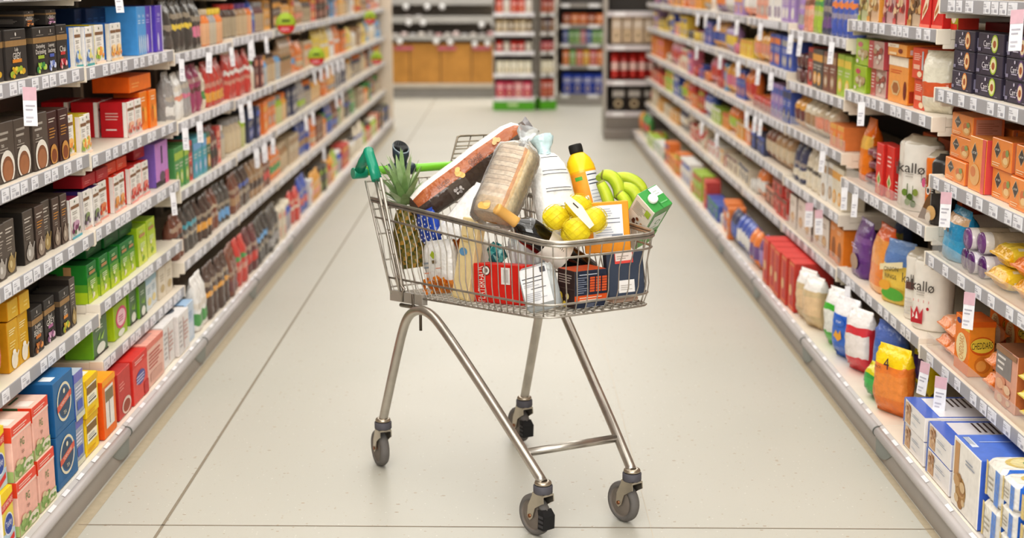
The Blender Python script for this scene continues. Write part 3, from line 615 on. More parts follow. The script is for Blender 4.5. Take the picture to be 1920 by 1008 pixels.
carton('tallorange', 'biscuit_carton', 'biscuit carton', 'dark orange biscuit carton', .14, .24, .14, '#c8601c', '#a84c16', '#9a4414', art=lambda F: F.L(.2, .6, .8, .8, 3, '#e8a860'))
pouch('bluepack', 'biscuit_packet', 'biscuit packet', 'bright blue snack packet', .17, .17, .10, '#3a9ac8', '#4aa8d2', '#e0b890', (.0, .4), (.72, .86), prof=POUCH, art=lambda F: F.E(.4, .62, .1, .07, '#e8d8c8').E(.6, .6, .07, .05, '#30343c'))
roll('purpleroll', 'biscuit_roll', 'biscuit roll', 'white and purple biscuit roll', .034, .17, '#ece6ec', '#d8ccd8', '#5a2a6a')
roll('oatroll', 'biscuit_roll', 'biscuit roll', 'white oat biscuit roll with purple rim', .034, .17, '#efe9e6', '#c9b9a4', '#7a4a86')
def pillow_flat(key, name, cat, desc, w, h, d, main, acc, end):
    """wrapped packet lying down, sealed end towards the aisle"""
    def make():
        m = MB(); r = random.Random(sum(map(ord, key)))
        prof = [(0, 1.0, .12), (.06, 1, .2), (.1, .96, .8), (.18, 1, 1), (.4, 1, 1.02), (.6, 1, 1.02), (.82, 1, 1), (.9, .96, .8), (.94, 1, .2), (1, 1, .12)]
        rings = []
        for v, a, b in prof:
            rg = ring(w * a, h * b, 0, 18, 3.4, h / 2, .0015, r); rings.append([(x, v * d, max(z2, .0005)) for x, z2, _ in rg])
        vs = [q[0] for q in prof]
        m.loft(rings, lambda i, j: end if (i < 2 or i > 6) else (acc if (i in (4, 5) or (i == 3 and j % 3 == 0)) else main), 'film')
        return m.build(name)
    ty(key, name, cat, desc, w, h, d, make)
pillow_flat('yellowpack', 'biscuit_packet', 'biscuit packet', 'yellow and blue biscuit packet', .14, .065, .20, '#f0d040', '#f2ead0', '#f0b81c')
pillow_flat('yellow2', 'biscuit_packet', 'biscuit packet', 'golden yellow biscuit packet', .14, .065, .20, '#f2c81c', '#f6dc6a', '#eda81c')
pillow_flat('orangepack', 'biscuit_packet', 'biscuit packet', 'orange biscuit packet with pale window', .14, .06, .20, '#f09034', '#f0d8b8', '#ee7e20')
carton('ched', 'cracker_carton', 'cracker carton', 'orange cheese cracker carton', .13, .18, .08, '#ee8224', '#ec9230', '#e0701c', sart=lambda F: F.R(0, .9, 1, 1, '#e06a1c').E(.5, .56, .47, .17, '#d2601a', 20).E(.5, .57, .45, .135, '#e8c84a', 20).T('CHEDDARS', .5, .57, .12, '#2f2620', .82, slant=.08).E(.55, .22, .32, .16, '#d27a2a').E(.5, .2, .2, .1, '#e8a050'),
       art=lambda F: F.E(.5, .45, .38, .26, '#f0dca8').T('CHEDDARS', .5, .45, .3, '#c8803a', .42, vert=True).R(.5, .8, 1, 1, '#f0c84a').E(.25, .9, .15, .05, '#3a3a7a'))
carton('greypink', 'cracker_carton', 'cracker carton', 'grey and salmon cracker carton', .16, .17, .10, '#e0a890', '#c07848', '#8a5a3c', art=lambda F: F.R(0, .5, .75, 1, '#8d8784').L(.08, .6, .5, .9, 3, '#e6e0da').B(.1, .05, .9, .45, 10, ['#e8b898', '#d89878', '#e8c8a8'], .16, .08).R(0, .9, 1, 1, '#a07858'))
pillow_flat('purplebag', 'biscuit_packet', 'biscuit packet', 'orange and purple snack packet', .15, .05, .18, '#f08030', '#5a3a8a', '#ecd030')
pillow_flat('roundpack', 'biscuit_packet', 'biscuit packet', 'salmon cracker packet', .13, .06, .18, '#eda070', '#f2d2ba', '#f08a40')
pouch('purpletall', 'biscuit_packet', 'biscuit packet', 'tall purple oat biscuit packet', .14, .235, .09, '#6a3f86', '#74488f', '#8a60a0', (.3, .6), (.62, .7), art=lambda F: F.E(.5, .26, .3, .14, '#9a7a5a').L(.25, .5, .75, .6, 2, '#c8b0d4'))
pouch('orangetall', 'biscuit_packet', 'biscuit packet', 'tall orange wafer bag', .16, .26, .10, '#ee8c3c', '#f0a050', '#f2b878', (.4, .78), (.0, .1), top='#ea6a30')
def a_onion(F):
    F.Q([(.1, .5), (.9, .62), (.9, .72), (.1, .6)], '#efe0b8'); F.T('ONION', .5, .56, .07, '#3a3a3c', .75, slant=.12); F.T('RINGS', .5, .44, .07, '#3a3a3c', .7); F.E(.6, .16, .4, .1, '#5aa83a'); F.E(.3, .28, .2, .08, '#e8a83a')
pouch('onion', 'snack_packet', 'snack packet', 'blue and yellow onion ring packet', .16, .24, .09, '#e8c860', '#ecc85a', '#6a8ac0', (.15, .5), (.6, .8), art=a_onion, top='#7a98c8')
pouch('blueyellow', 'snack_packet', 'snack packet', 'dark blue and yellow snack packet', .16, .26, .08, '#4a5a80', '#a8a04a', None, (.3, .6), top='#8a9ab8')
carton('whitebis', 'biscuit_carton', 'biscuit carton', 'white biscuit carton with biscuit pictures', .18, .16, .08, '#efe6dc', '#7a6a60', '#8a7a70', art=lambda F: F.E(.5, .3, .26, .18, '#d2a878').E(.5, .3, .16, .1, '#e6c8a0').L(.2, .7, .8, .85, 2, '#b0a090'))
carton('orbis', 'biscuit_carton', 'biscuit carton', 'orange biscuit carton', .15, .17, .10, '#ee9a50', '#e8862a', '#e09040', art=lambda F: F.E(.55, .35, .26, .28, '#a86a3c').L(.15, .8, .7, .92, 2, '#f8dcc0'))
# crisp multipacks and bottom-shelf goods
def crispbag(key, desc, main, lab, top, art=None, w=.16, h=.28, d=.09):
    pouch(key, 'crisp_multipack', 'crisps multipack', desc, w, h, d, main, lab, None, (.3, .62), prof=PILLOW, jit=.005, art=art, top=top)
crispbag('four', 'orange crisp multipack with yellow top', '#e8843a', '#ec9246', '#f0cc20', lambda F: F.T('4', .55, .78, .17, '#4a3040', .3).T('PACK', .3, .70, .035, '#4a3040', .25), .24, .34)
crispbag('greenyel', 'green and yellow crisp multipack', '#3aa04a', '#4ab45a', '#d8cc2a', None, .15, .13)
crispbag('bluecrisp', 'blue crisp multipack', '#4a6cb4', '#5a7cc0', '#5a70b0', lambda F: F.E(.5, .36, .22, .12, '#34447a').T('Salt &', .5, .40, .04, '#e8ecf6', .3).T('Vinegar', .5, .33, .04, '#e8ecf6', .35).E(.3, .12, .2, .08, '#d8a860'))
crispbag('redcrispbag', 'white, red and plum crisp multipack', '#d8404a', '#efe6e2', '#efe9e6', None, .15, .28)
crispbag('whiteblue', 'white and royal blue crisp multipack', '#3a72d0', '#3d78d8', '#f0edee', lambda F: F.E(.5, .62, .26, .07, '#3a72d0').T('POM', .5, .62, .04, '#f4f4fa', .3).Q([(.3, .38), (.4, .48), (.5, .42), (.6, .5), (.66, .36), (.5, .3)], '#e8a83a'), .16, .29)
crispbag('whitegreen', 'white and green crisp multipack', '#4ab83a', '#efeee6', '#f2efec', None, .15, .28)
crispbag('whitegold', 'white and gold crisp packet', '#d8c098', '#e8c8a0', '#f2ede8', None, .14, .25)
crispbag('yellowpeek', 'yellow and purple crisp multipack', '#e8d020', '#5a3a6a', '#f0d81c', None, .14, .3)
def a_oat(F):
    F.R(.0, .0, .06, 1, '#4a6cc0'); F.R(.1, .08, .34, .92, '#c89a6a'); F.B(.12, .12, .32, .88, 12, ['#b5845a', '#d8b088', '#a8764a'], .05, .08); F.L(.45, .6, .85, .75, 2, '#8a94a8'); F.L(.45, .3, .7, .4, 2, '#b0b8c4')
carton('bluewhite', 'biscuit_carton', 'biscuit carton', 'white and blue wheat biscuit carton', .20, .079, .24, '#efeae8', '#ece7e6', '#4a6fd0', art=a_oat, tart=lambda F: F.R(0, 0, 1, .16, '#4a6cc8').R(.08, .2, .96, .98, '#eae6ea').L(.1, .5, .6, .8, 4, '#4a3a3a'), mat='gloss')
carton('bluewhite2', 'biscuit_carton', 'biscuit carton', 'tall white wheat carton with blue top', .22, .205, .24, '#efeae4', '#4f74d0', '#5a7cd0', art=lambda F: F.R(.06, .45, .24, .95, '#c89a6a').E(.35, .3, .2, .2, '#b8905a').B(.1, .1, .6, .5, 10, ['#c8a070', '#a87c4a', '#d8bc94'], .1, .08).L(.5, .75, .85, .85, 2, '#9aa0b0'), tart=lambda F: F.R(.1, .06, .5, .14, '#dfe6f2').L(.1, .06, .45, .13, 4, '#5a6478').R(.3, .2, .32, 1, '#c8d4ee'))
def wheatpack(key, desc, w, h, d):
    def make():
        m = MB(); m.box((-w / 2, 0, 0), (w / 2, d, h), {'f': '#ece7de', 'l': '#dcd6cc', 'r': '#3f78d0', 'k': '#dcd6cc', 't': '#f2ede4'}, 'film', .014)
        F, Lf, Rt, T = faces(m, w, h, d, 'film')
        T.E(.5, .5, .42, .35, '#d8c070', 18); T.E(.5, .5, .36, .28, '#e6d8a0', 18); T.E(.55, .5, .2, .12, '#7aa06a')
        F.L(.2, .3, .6, .7, 3, '#a8a090'); F.R(.66, .05, .96, .9, '#4a84d8'); F.R(.04, .1, .16, .95, '#dcc27a')
        for q in (Lf, Rt): q.R(.06, .1, .94, .9, '#3f7ad4'); q.L(.3, .3, .7, .6, 3, '#8ab0e8')
        return m.build('wheat_biscuit_packet')
    ty(key, 'wheat_biscuit_packet', 'cereal', desc, w, h, d, make)
wheatpack('wheat', 'white wheat biscuit packet', .17, .115, .20)
carton('stripered', 'biscuit_carton', 'biscuit carton', 'red striped biscuit carton', .10, .24, .18, '#d8503c', '#c0443c', '#d84a44', art=lambda F: F.R(.1, .04, .9, .96, '#e8905a').R(.2, .08, .9, .92, '#d8504a').R(.34, .12, .9, .86, '#c84a44').E(.4, .4, .2, .12, '#e8c090'), sart=lambda F: F.R(.1, .1, .9, .9, '#c84840'))

# generic goods for the long blurred run of shelves
PAL = {'black': '#2f2a28', 'charcoal': '#4a4542', 'dark brown': '#4a3128', 'chestnut': '#7d3f26', 'tan': '#b08a62', 'beige': '#d2bfa2', 'cream': '#eadfca', 'white': '#efece8', 'silver': '#a9a6a6',
       'red': '#cf3328', 'crimson': '#a81f2e', 'orange': '#ee8228', 'amber': '#eaa83c', 'yellow': '#f0d040', 'lime': '#a8c832', 'green': '#3f9a48', 'dark green': '#1f5f38', 'turquoise': '#3aa5b8',
       'sky blue': '#6aa8dc', 'blue': '#2f56b8', 'navy': '#22305f', 'purple': '#6a3f8c', 'lilac': '#a88ac8', 'pink': '#dd7a9a', 'magenta': '#a83a6c', 'maroon': '#6a2a30', 'salmon': '#e89a80'}
def gen(form, c1, c2):
    key = f'{form}:{c1}:{c2}'
    if key in TY: return key
    a, b = mixc(PAL[c1], '#d8cfc4', .1), mixc(PAL[c2], '#d8cfc4', .1); ac = f'{c1} and {c2}'
    q = sum(map(ord, key)) % 4; lb = ((.22, .42), (.5, .64), (.38, .54), (.14, .32))[q]; ab = ((.52, .6), (.3, .38), (.64, .72), (.4, .48))[q]
    if form == 'pouch': pouch(key, 'coffee_pouch', 'coffee pouch', f'{ac} coffee pouch', .10, .20, .07, a, b, mixc(a, '#d8c8b0', .5), lb, ab, jit=.005)
    elif form == 'jar': jar(key, 'coffee_jar', 'coffee jar', f'{c1} coffee jar with {c2} lid', .042, .17, a, b, mixc(a, '#e8d8b8', .55))
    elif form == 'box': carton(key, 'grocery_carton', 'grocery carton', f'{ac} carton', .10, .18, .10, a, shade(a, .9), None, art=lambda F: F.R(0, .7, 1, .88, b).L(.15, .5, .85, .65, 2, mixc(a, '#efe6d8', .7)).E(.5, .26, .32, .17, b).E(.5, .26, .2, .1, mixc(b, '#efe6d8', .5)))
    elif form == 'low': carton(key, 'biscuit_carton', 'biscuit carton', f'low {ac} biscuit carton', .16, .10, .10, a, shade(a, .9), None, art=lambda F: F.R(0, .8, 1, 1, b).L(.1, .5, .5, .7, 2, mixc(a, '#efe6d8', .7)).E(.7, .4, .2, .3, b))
    elif form == 'bag': pouch(key, 'biscuit_bag', 'biscuit bag', f'{ac} biscuit bag', .15, .20, .09, a, b, None, (.3, .62), prof=PILLOW, jit=.004)
    elif form == 'roll': roll(key, 'biscuit_roll', 'biscuit roll', f'{ac} biscuit roll', .034, .18, a, b, shade(a, .8))
    elif form == 'tall': pouch(key, 'snack_pouch', 'snack pouch', f'{ac} snack pouch', .13, .24, .07, a, b, mixc(a, '#d8c8b0', .45), lb, ab, jit=.006)
    return key
# ------------------------------------------------------------------ putting goods on the shelves
def stock(key):
    T = TY[key]
    if T['first'] is None:
        T['first'] = T['make'](); return T['first']
    return copy_tree(T['first'])
def put(key, S, y, z, inset, sx=1, sz=1, label='', group=None, rz=0, out=0):
    o = stock(key); T = TY[key]
    o.location = (SG[S] * (XS - out + inset), y, z + .001)
    o.rotation_euler.z = RZ[S] + rz; o.scale = (sx, 1, sz)
    for k in ('label', 'category', 'group'):
        if k in o: del o[k]
    return tag(o, label, T['cat'], group)
COUNTW = ['zero', 'one', 'two', 'three', 'four', 'five', 'six', 'seven', 'eight', 'nine', 'ten', 'eleven', 'twelve']
used_labels = {}
def run(S, b, lev, n, key, x0=None, x1=None, y0=None, y1=None, stack=1, rows=1, inset=.022, base=0, fit=True, squeeze=.95, jit=.012, over='', turn=0):
    """n facings of one kind side by side from near to far, between image columns x0, x1 (or distances y0, y1)"""
    z = hts(S, b)[lev]; out = BASE_OUT[S] - .006 if lev == 0 else 0
    X = XS - out + inset
    if y0 is None: y0, y1 = along(x0, z, X), along(x1, z, X)
    lo = Y0 + BAYW * b + .012; hi = lo + BAYW - .024
    y0 = max(y0, lo)
    y1 = min(y1, hi)
    T = TY[key]; p = (y1 - y0) / n
    if p < .03: print('SQUEEZED', key, S, b, lev, p)
    k = p * squeeze / T['w']
    if not fit: k = min(k, 1.08)
    k = max(.55, min(1.6, k))
    soft = T['name'] in ('biscuit_bag', 'crisp_multipack', 'snack_pouch', 'coffee_pouch', 'biscuit_packet', 'snack_packet')
    if soft: k *= .95
    room = (hts(S, b)[lev + 1] if lev + 1 < len(hts(S, b)) else 1.86) - (.068 if lev + 1 < len(hts(S, b)) and lev > 0 else .05) - z - base
    vs = min(1.0, room / (T['h'] * stack + .003 * stack))
    where = f'{SHELF[lev]} shelf, {BN(b)} {SIDE[S]} bay'
    grp = f"{T['desc']}s, {where}"
    j0 = T['d'] + .008
    for r_ in range(rows):
        for i in range(n):
            for s_ in range(stack):
                bits = [over + T['desc']]
                pos = []
                if stack > 1: pos.append(('bottom', 'top')[s_] if stack == 2 else ('bottom', 'middle', 'top')[min(s_, 2)])
                if rows > 1: pos.append('front' if r_ == 0 else 'rear' if r_ == rows - 1 else 'middle')
                t = ' '.join(pos)
                if n > 1: t += (' ' if t else '') + f'{NTH[i]} of {COUNTW[n]}'
                if t: bits.append(t)
                lab = ', '.join(bits) + f', {where}'
                used_labels[lab] = used_labels.get(lab, 0) + 1
                if used_labels[lab] > 1: lab = lab.replace(where, ('further ', 'farthest ')[min(used_labels[lab] - 2, 1)] + 'set, ' + where)
                hh = T['h']
                put(key, S, y0 + p * (i + .5), z + base + s_ * (hh * vs + .0015), inset + r_ * j0 + rnd.uniform(-.4, 1) * jit, k, vs * (rnd.uniform(.98, 1.0) if stack == 1 else 1), lab, grp, turn * (-SG[S] if S == 'L' else 1) + rnd.uniform(-.008, .008), out)

# ---- left, nearest bay (columns 0-150 of the picture) to third bay
L = 'L'
# fifth shelf: black teas, then blue and white ones
run(L, 0, 4, 2, 'tb_grey', -34, 52); run(L, 0, 4, 1, 'tb_green', 63, 90); run(L, 0, 4, 1, 'tb_blue', 91, 110); run(L, 0, 4, 1, 'tb_chai', 111, 131)
run(L, 0, 4, 1, 'tb_break', 51, 71, base=.144, over='upper '); run(L, 0, 4, 1, 'tb_earl', 95, 115, base=.144, over='upper ')
run(L, 0, 4, 2, 'tb_break', -20, 50, inset=.14, base=.0, over='rear '); run(L, 0, 4, 1, 'navybox', 118, 142, inset=.16, base=.12, over='raised ') if False else None
run(L, 0, 4, 1, 'tw_blue', 131, 141, inset=.05); run(L, 1, 5, 1, 'tw_blue', 145, 158.5, over='near ')
run(L, 1, 5, 1, 'tw_blue', 160, 174); run(L, 1, 5, 1, 'tw_lemon', 183, 201); run(L, 1, 5, 2, 'tw_orange', 211, 234)
run(L, 1, 5, 4, 'navybox', 150, 205, inset=.135, stack=2)
run(L, 1, 5, 2, 'skyblue', 260, 279); run(L, 1, 5, 2, 'violet', 279, 305)
# fourth shelf
run(L, 0, 3, 4, 'cup', -34, 92); run(L, 0, 3, 2, 'maroon', 92, 131); run(L, 0, 3, 1, 'tw_fruit', 132, 147)
run(L, 1, 4, 2, 'tw_lemon', 153, 178); run(L, 1, 4, 2, 'tw_red', 240, 268, rows=3, jit=.002); run(L, 1, 4, 2, 'orange2', 269, 297)
run(L, 1, 4, 1, 'orangebox', 238, 292, base=.158, inset=.03)
# third shelf
run(L, 0, 2, 2, 'pot_silver', -30, 12); run(L, 0, 2, 1, 'pot_brass', 13, 34); run(L, 0, 2, 1, 'pot_silver', 51, 71, over='single '); run(L, 0, 2, 1, 'pot_gold', 71, 88); run(L, 0, 2, 1, 'pot_brass', 88, 104, over='middle '); run(L, 0, 2, 2, 'pot_gold', 104, 131, over='end ')
run(L, 0, 2, 1, 'tw_berry', 133, 152)
run(L, 1, 3, 2, 'tw_currant', 158, 187); run(L, 1, 3, 1, 'tw_cherry', 192, 208); run(L, 1, 3, 2, 'tw_peach', 216, 238); run(L, 1, 3, 3, 'tw_straw', 245, 284)
run(L, 1, 3, 2, 'redbox', 160, 208, inset=.03, base=.136); run(L, 1, 3, 2, 'coralbox', 208, 248, inset=.03, base=.136); run(L, 1, 3, 1, 'redbox', 252, 276, inset=.06, base=.136, over='end ')
run(L, 1, 3, 1, 'lilac', 292, 326, inset=.03)
# second shelf
run(L, 0, 1, 1, 'leafbag', -10, 21, inset=.0); run(L, 0, 1, 2, 'mustard', 24, 64); run(L, 0, 1, 2, 'redbox', 22, 62, base=.152, over='upper ') if False else run(L, 0, 1, 2, 'mustardlow', 24, 64, base=.152)
run(L, 0, 1, 1, 'tb_break', 64, 86); run(L, 0, 1, 1, 'tb_earl', 91, 111); run(L, 0, 1, 1, 'tb_grey', 114, 133, fit=True, over='narrow '); run(L, 0, 1, 1, 'pot_brass', 133, 144)
run(L, 0, 1, 2, 'tb_break', 66, 112, inset=.12, over='rear ')
run(L, 1, 2, 1, 'lime', 162, 188); run(L, 1, 2, 2, 'lime', 190, 224, over='mid '); run(L, 1, 2, 2, 'lime', 227, 256, over='far '); run(L, 1, 2, 2, 'lime2', 258, 300)
run(L, 1, 2, 3, 'dkgreen', 168, 250, inset=.05, base=.138)
run(L, 1, 1, 1, 'mint', 177, 206); run(L, 1, 1, 1, 'pinklabel', 212, 244); run(L, 1, 1, 2, 'mint', 248, 276, over='far '); run(L, 1, 1, 2, 'paleblue', 277, 300); run(L, 1, 1, 2, 'creambox', 301, 326)
# bottom shelf
run(L, 0, 0, 1, 'whitepurple', -24, 7, stack=2); run(L, 0, 0, 1, 'blueoval', 8, 30, stack=2); run(L, 0, 0, 1, 'rosebox', 36, 72, stack=2); run(L, 0, 0, 1, 'rosebox', 76, 106, over='farther ', stack=2)
run(L, 0, 0, 1, 'emblem', 111, 149, stack=2, rows=2, jit=.002)
run(L, 0, 0, 1, 'stripeblue', 150, 167, stack=2); run(L, 0, 0, 1, 'yellowbox', 168, 192, stack=3 - 1)
run(L, 0, 0, 1, 'orangewhite', 197, 224); run(L, 1, 0, 1, 'redcircle', 228, 252); run(L, 1, 0, 1, 'redprint', 253, 281); run(L, 1, 0, 1, 'redwhite', 281, 312); run(L, 1, 0, 2, 'whiteprint', 313, 355)
run(L, 1, 0, 1, 'palebluecarton', 356, 372)
def many(S, b, lev, items, y0=None, y1=None, squeeze=.93, inset=.02, over=''):
    """items: [(kind, facings)] filling the shelf from near to far, shared out by width"""
    yb = Y0 + BAYW * b + .05; y0 = y0 or yb; y1 = y1 or yb + BAYW - .08
    tot = sum(TY[k]['w'] * n for k, n in items); f = (y1 - y0) / tot; y = y0
    for k, n in items:
        w = TY[k]['w'] * n * f
        run(S, b, lev, n, k, y0=y, y1=y + w, squeeze=squeeze, inset=inset, over=over); y += w
G = gen
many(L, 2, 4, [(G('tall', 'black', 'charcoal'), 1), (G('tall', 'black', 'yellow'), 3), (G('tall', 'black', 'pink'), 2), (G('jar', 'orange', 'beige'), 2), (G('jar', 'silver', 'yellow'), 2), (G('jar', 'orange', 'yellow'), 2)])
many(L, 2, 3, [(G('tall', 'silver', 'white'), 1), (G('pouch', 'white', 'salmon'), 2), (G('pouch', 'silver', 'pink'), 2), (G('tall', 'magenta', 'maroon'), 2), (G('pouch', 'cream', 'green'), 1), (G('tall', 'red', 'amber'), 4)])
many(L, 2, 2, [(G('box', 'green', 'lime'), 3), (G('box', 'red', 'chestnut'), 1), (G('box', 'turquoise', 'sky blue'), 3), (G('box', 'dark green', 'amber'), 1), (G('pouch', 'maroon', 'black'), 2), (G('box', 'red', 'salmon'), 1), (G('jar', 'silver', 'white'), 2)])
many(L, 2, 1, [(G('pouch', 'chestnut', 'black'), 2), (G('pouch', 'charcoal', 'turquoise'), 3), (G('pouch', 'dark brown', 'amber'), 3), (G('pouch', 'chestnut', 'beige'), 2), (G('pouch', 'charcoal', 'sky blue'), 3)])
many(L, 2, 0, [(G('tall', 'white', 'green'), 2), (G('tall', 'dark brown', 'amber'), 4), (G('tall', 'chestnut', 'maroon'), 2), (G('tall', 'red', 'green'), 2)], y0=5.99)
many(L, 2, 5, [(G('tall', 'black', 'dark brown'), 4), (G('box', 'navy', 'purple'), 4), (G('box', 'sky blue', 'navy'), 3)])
many(L, 3, 4, [(G('jar', 'dark brown', 'red'), 3), (G('jar', 'tan', 'purple'), 3), (G('jar', 'orange', 'blue'), 2), (G('pouch', 'blue', 'sky blue'), 1), (G('jar', 'maroon', 'silver'), 3)])
many(L, 3, 3, [(G('tall', 'red', 'white'), 5), (G('jar', 'white', 'green'), 2), (G('box', 'maroon', 'salmon'), 2), (G('jar', 'sky blue', 'amber'), 2)])
many(L, 3, 2, [(G('jar', 'beige', 'silver'), 3), (G('jar', 'lime', 'charcoal'), 2), (G('box', 'navy', 'blue'), 3), (G('box', 'orange', 'amber'), 3)])
many(L, 3, 1, [(G('pouch', 'chestnut', 'tan'), 2), (G('pouch', 'dark brown', 'blue'), 3), (G('pouch', 'tan', 'dark brown'), 4), (G('pouch', 'chestnut', 'red'), 2)])
many(L, 3, 0, [(G('tall', 'maroon', 'red'), 2), (G('tall', 'black', 'sky blue'), 3), (G('tall', 'charcoal', 'silver'), 3), (G('box', 'cream', 'salmon'), 2)])
many(L, 3, 5, [(G('box', 'purple', 'lilac'), 3), (G('box', 'lilac', 'red'), 3), (G('box', 'tan', 'cream'), 4)])
pal_far = {'L': {0: ['white', 'amber', 'blue', 'cream', 'red', 'charcoal', 'lime', 'salmon'], 1: ['tan', 'orange', 'charcoal', 'beige', 'chestnut', 'blue', 'green'], 2: ['orange', 'lime', 'charcoal', 'beige', 'navy', 'silver', 'amber'],
                 3: ['orange', 'tan', 'yellow', 'beige', 'white', 'dark brown', 'sky blue'], 4: ['sky blue', 'tan', 'salmon', 'amber', 'dark brown', 'white', 'red'], 5: ['red', 'tan', 'purple', 'cream', 'orange', 'white']},
           'R': {0: ['orange', 'green', 'blue', 'white', 'red', 'lime', 'amber'], 1: ['white', 'cream', 'red', 'amber', 'navy', 'beige', 'maroon'], 2: ['amber', 'red', 'white', 'beige', 'blue', 'orange', 'lime'],
                 3: ['red', 'salmon', 'sky blue', 'amber', 'orange', 'pink', 'blue', 'cream'], 4: ['amber', 'pink', 'yellow', 'lilac', 'beige', 'blue', 'charcoal'], 5: ['lilac', 'salmon', 'orange', 'white', 'silver', 'purple', 'amber']}}
forms = {'L': ['jar', 'pouch', 'box', 'jar', 'tall'], 'R': ['low', 'bag', 'roll', 'box', 'low']}
rf = random.Random(21)
def far_fill(S, b, lev):
    items, seen = [], set(); left = 9 if b < 7 else 6
    while left > 0:
        c1, c2 = rf.sample(pal_far[S][lev], 2); fm = rf.choice(forms[S]); k = G(fm, c1, c2)
        if k in seen: continue
        seen.add(k); n = min(left, rf.choice((2, 3, 3))); items.append((k, n)); left -= n
    many(S, b, lev, items, inset=.02 + rf.uniform(0, .03))
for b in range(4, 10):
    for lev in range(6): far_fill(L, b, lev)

# ---- right
R = 'R'
for k0, k1, kk in ((1925, 1880, 'carr_violet'), (1876, 1825, 'carr_lime'), (1822, 1783, 'carr_amber')): run(R, 0, 4, 1, kk, k0, k1, stack=3, inset=.03, jit=.004)
run(R, 0, 4, 1, 'carr_violet', 1975, 1928, stack=3, inset=.03, jit=.004, over='nearest ')
run(R, 0, 4, 2, 'finn', 1950, 1786, inset=.125, stack=1, base=.13)
run(R, 0, 3, 1, 'jacob', 1812, 1772, stack=3); run(R, 0, 3, 1, 'jacobup', 1848, 1816); run(R, 0, 3, 1, 'jacob', 1890, 1851, stack=2, over='middle '); run(R, 0, 3, 2, 'jacob', 1975, 1893, stack=2, over='nearer ')
run(R, 0, 3, 2, 'jacob', y0=4.15, y1=4.6, inset=.15, stack=2, over='rear ')
run(R, 0, 2, 1, 'bluepack', 1792, 1758); run(R, 0, 2, 3, 'purpleroll', 1840, 1797, stack=1); run(R, 0, 2, 2, 'oatroll', 1834, 1803, base=.069); run(R, 0, 2, 1, 'yellowpack', 1882, 1845, stack=2); run(R, 0, 2, 1, 'yellow2', 1924, 1886); run(R, 0, 2, 1, 'orangepack', 1924, 1886, base=.068); run(R, 0, 2, 1, 'orangepack', 1970, 1928, stack=2, over='nearest ')
run(R, 0, 1, 2, 'roundpack', 1786, 1748, stack=2); run(R, 0, 1, 1, 'ched', 1814, 1787); run(R, 0, 1, 1, 'greypink', 1898, 1858); run(R, 0, 1, 1, 'roundpack', 1852, 1836, over='narrow ', stack=2); run(R, 0, 1, 2, 'purplebag', 1960, 1902, stack=3)
run(R, 0, 1, 2, 'ched', 1900, 1815, inset=.22, over='rear ')
run(R, 0, 0, 1, 'bluewhite', 1730, 1691, stack=2, jit=.003); run(R, 0, 0, 1, 'bluewhite', 1778, 1733, stack=2, over='middle ', jit=.003); run(R, 0, 0, 1, 'bluewhite2', 1832, 1782, jit=.003); run(R, 0, 0, 1, 'wheat', 1866, 1838, stack=2, jit=.003); run(R, 0, 0, 1, 'wheat', y0=3.445, y1=3.545, stack=3, jit=.003, over='nearer '); run(R, -1, 0, 2, 'wheat', y0=3.05, y1=3.41, stack=3, jit=.003); run(L, -1, 0, 2, 'blueoval', y0=3.15, y1=3.41, stack=2)
for kk, yc, ins, tn, ww in (('four', 4.785, .005, .5, .165), ('greenyel', 4.985, .0, .3, .13), ('bluecrisp', 5.14, .075, .45, .16), ('redcrispbag', 5.35, .02, .4, .15), ('whiteblue', 5.545, .02, .4, .155), ('whitegreen', 5.74, .02, .4, .15)):
    run(R, 1, 0, 1, kk, y0=yc - ww / 2, y1=yc + ww / 2, inset=ins + .035, turn=tn, squeeze=1.0)
run(R, 2, 0, 2, 'whitegold', y0=6.0, y1=6.3, turn=.35); run(R, 1, 0, 1, 'yellowpeek', y0=4.98, y1=5.12, inset=.22)
run(R, 1, 4, 1, 'nut_amber', 1648, 1627); run(R, 1, 4, 1, 'nut_green', 1625, 1604); run(R, 1, 4, 1, 'nut_wine', 1670, 1650); run(R, 1, 4, 1, 'nut_scarlet', 1694, 1672); run(R, 1, 4, 1, 'nut_brown', 1722, 1696); run(R, 1, 4, 2, 'redcrisp', 1764, 1723); run(R, 1, 4, 1, 'greencrisp', y0=4.70, y1=4.775, inset=.045)
run(R, 1, 3, 1, 'limenut', 1625, 1597, stack=2); run(R, 1, 3, 1, 'pinknut', 1655, 1627, stack=2); run(R, 1, 3, 1, 'goldbox2', 1697, 1660); run(R, 1, 3, 1, 'goldbox', 1697, 1662, base=.172, over='upper '); run(R, 1, 3, 1, 'coralcr', 1728, 1706, stack=2); run(R, 1, 3, 1, 'whitebag', 1752, 1730, turn=.5); run(R, 1, 3, 1, 'plumbag', 1784, 1750, inset=.0, base=0) if False else None
run(R, 1, 3, 3, 'tallorange', y0=4.9, y1=5.45, inset=.19, over='rear ')
run(R, 1, 2, 1, 'orangebag', y0=5.78, y1=5.915, inset=.05); run(R, 1, 2, 2, 'plumpack', 1642, 1619, stack=3, inset=.05); run(R, 1, 2, 2, 'redleaf', 1668, 1641); run(R, 1, 2, 1, 'kallo_white', 1688, 1672, over='tall '); run(R, 1, 2, 1, 'kallo_olive', 1715, 1690, turn=.5); run(R, 1, 2, 1, 'kallo_orange', y0=4.81, y1=4.905, turn=.3, inset=.04); run(R, 1, 2, 1, 'charcoal', 1757, 1740, turn=.4)
run(R, 1, 2, 3, 'tallorange', y0=4.95, y1=5.5, inset=.19, over='rear ')
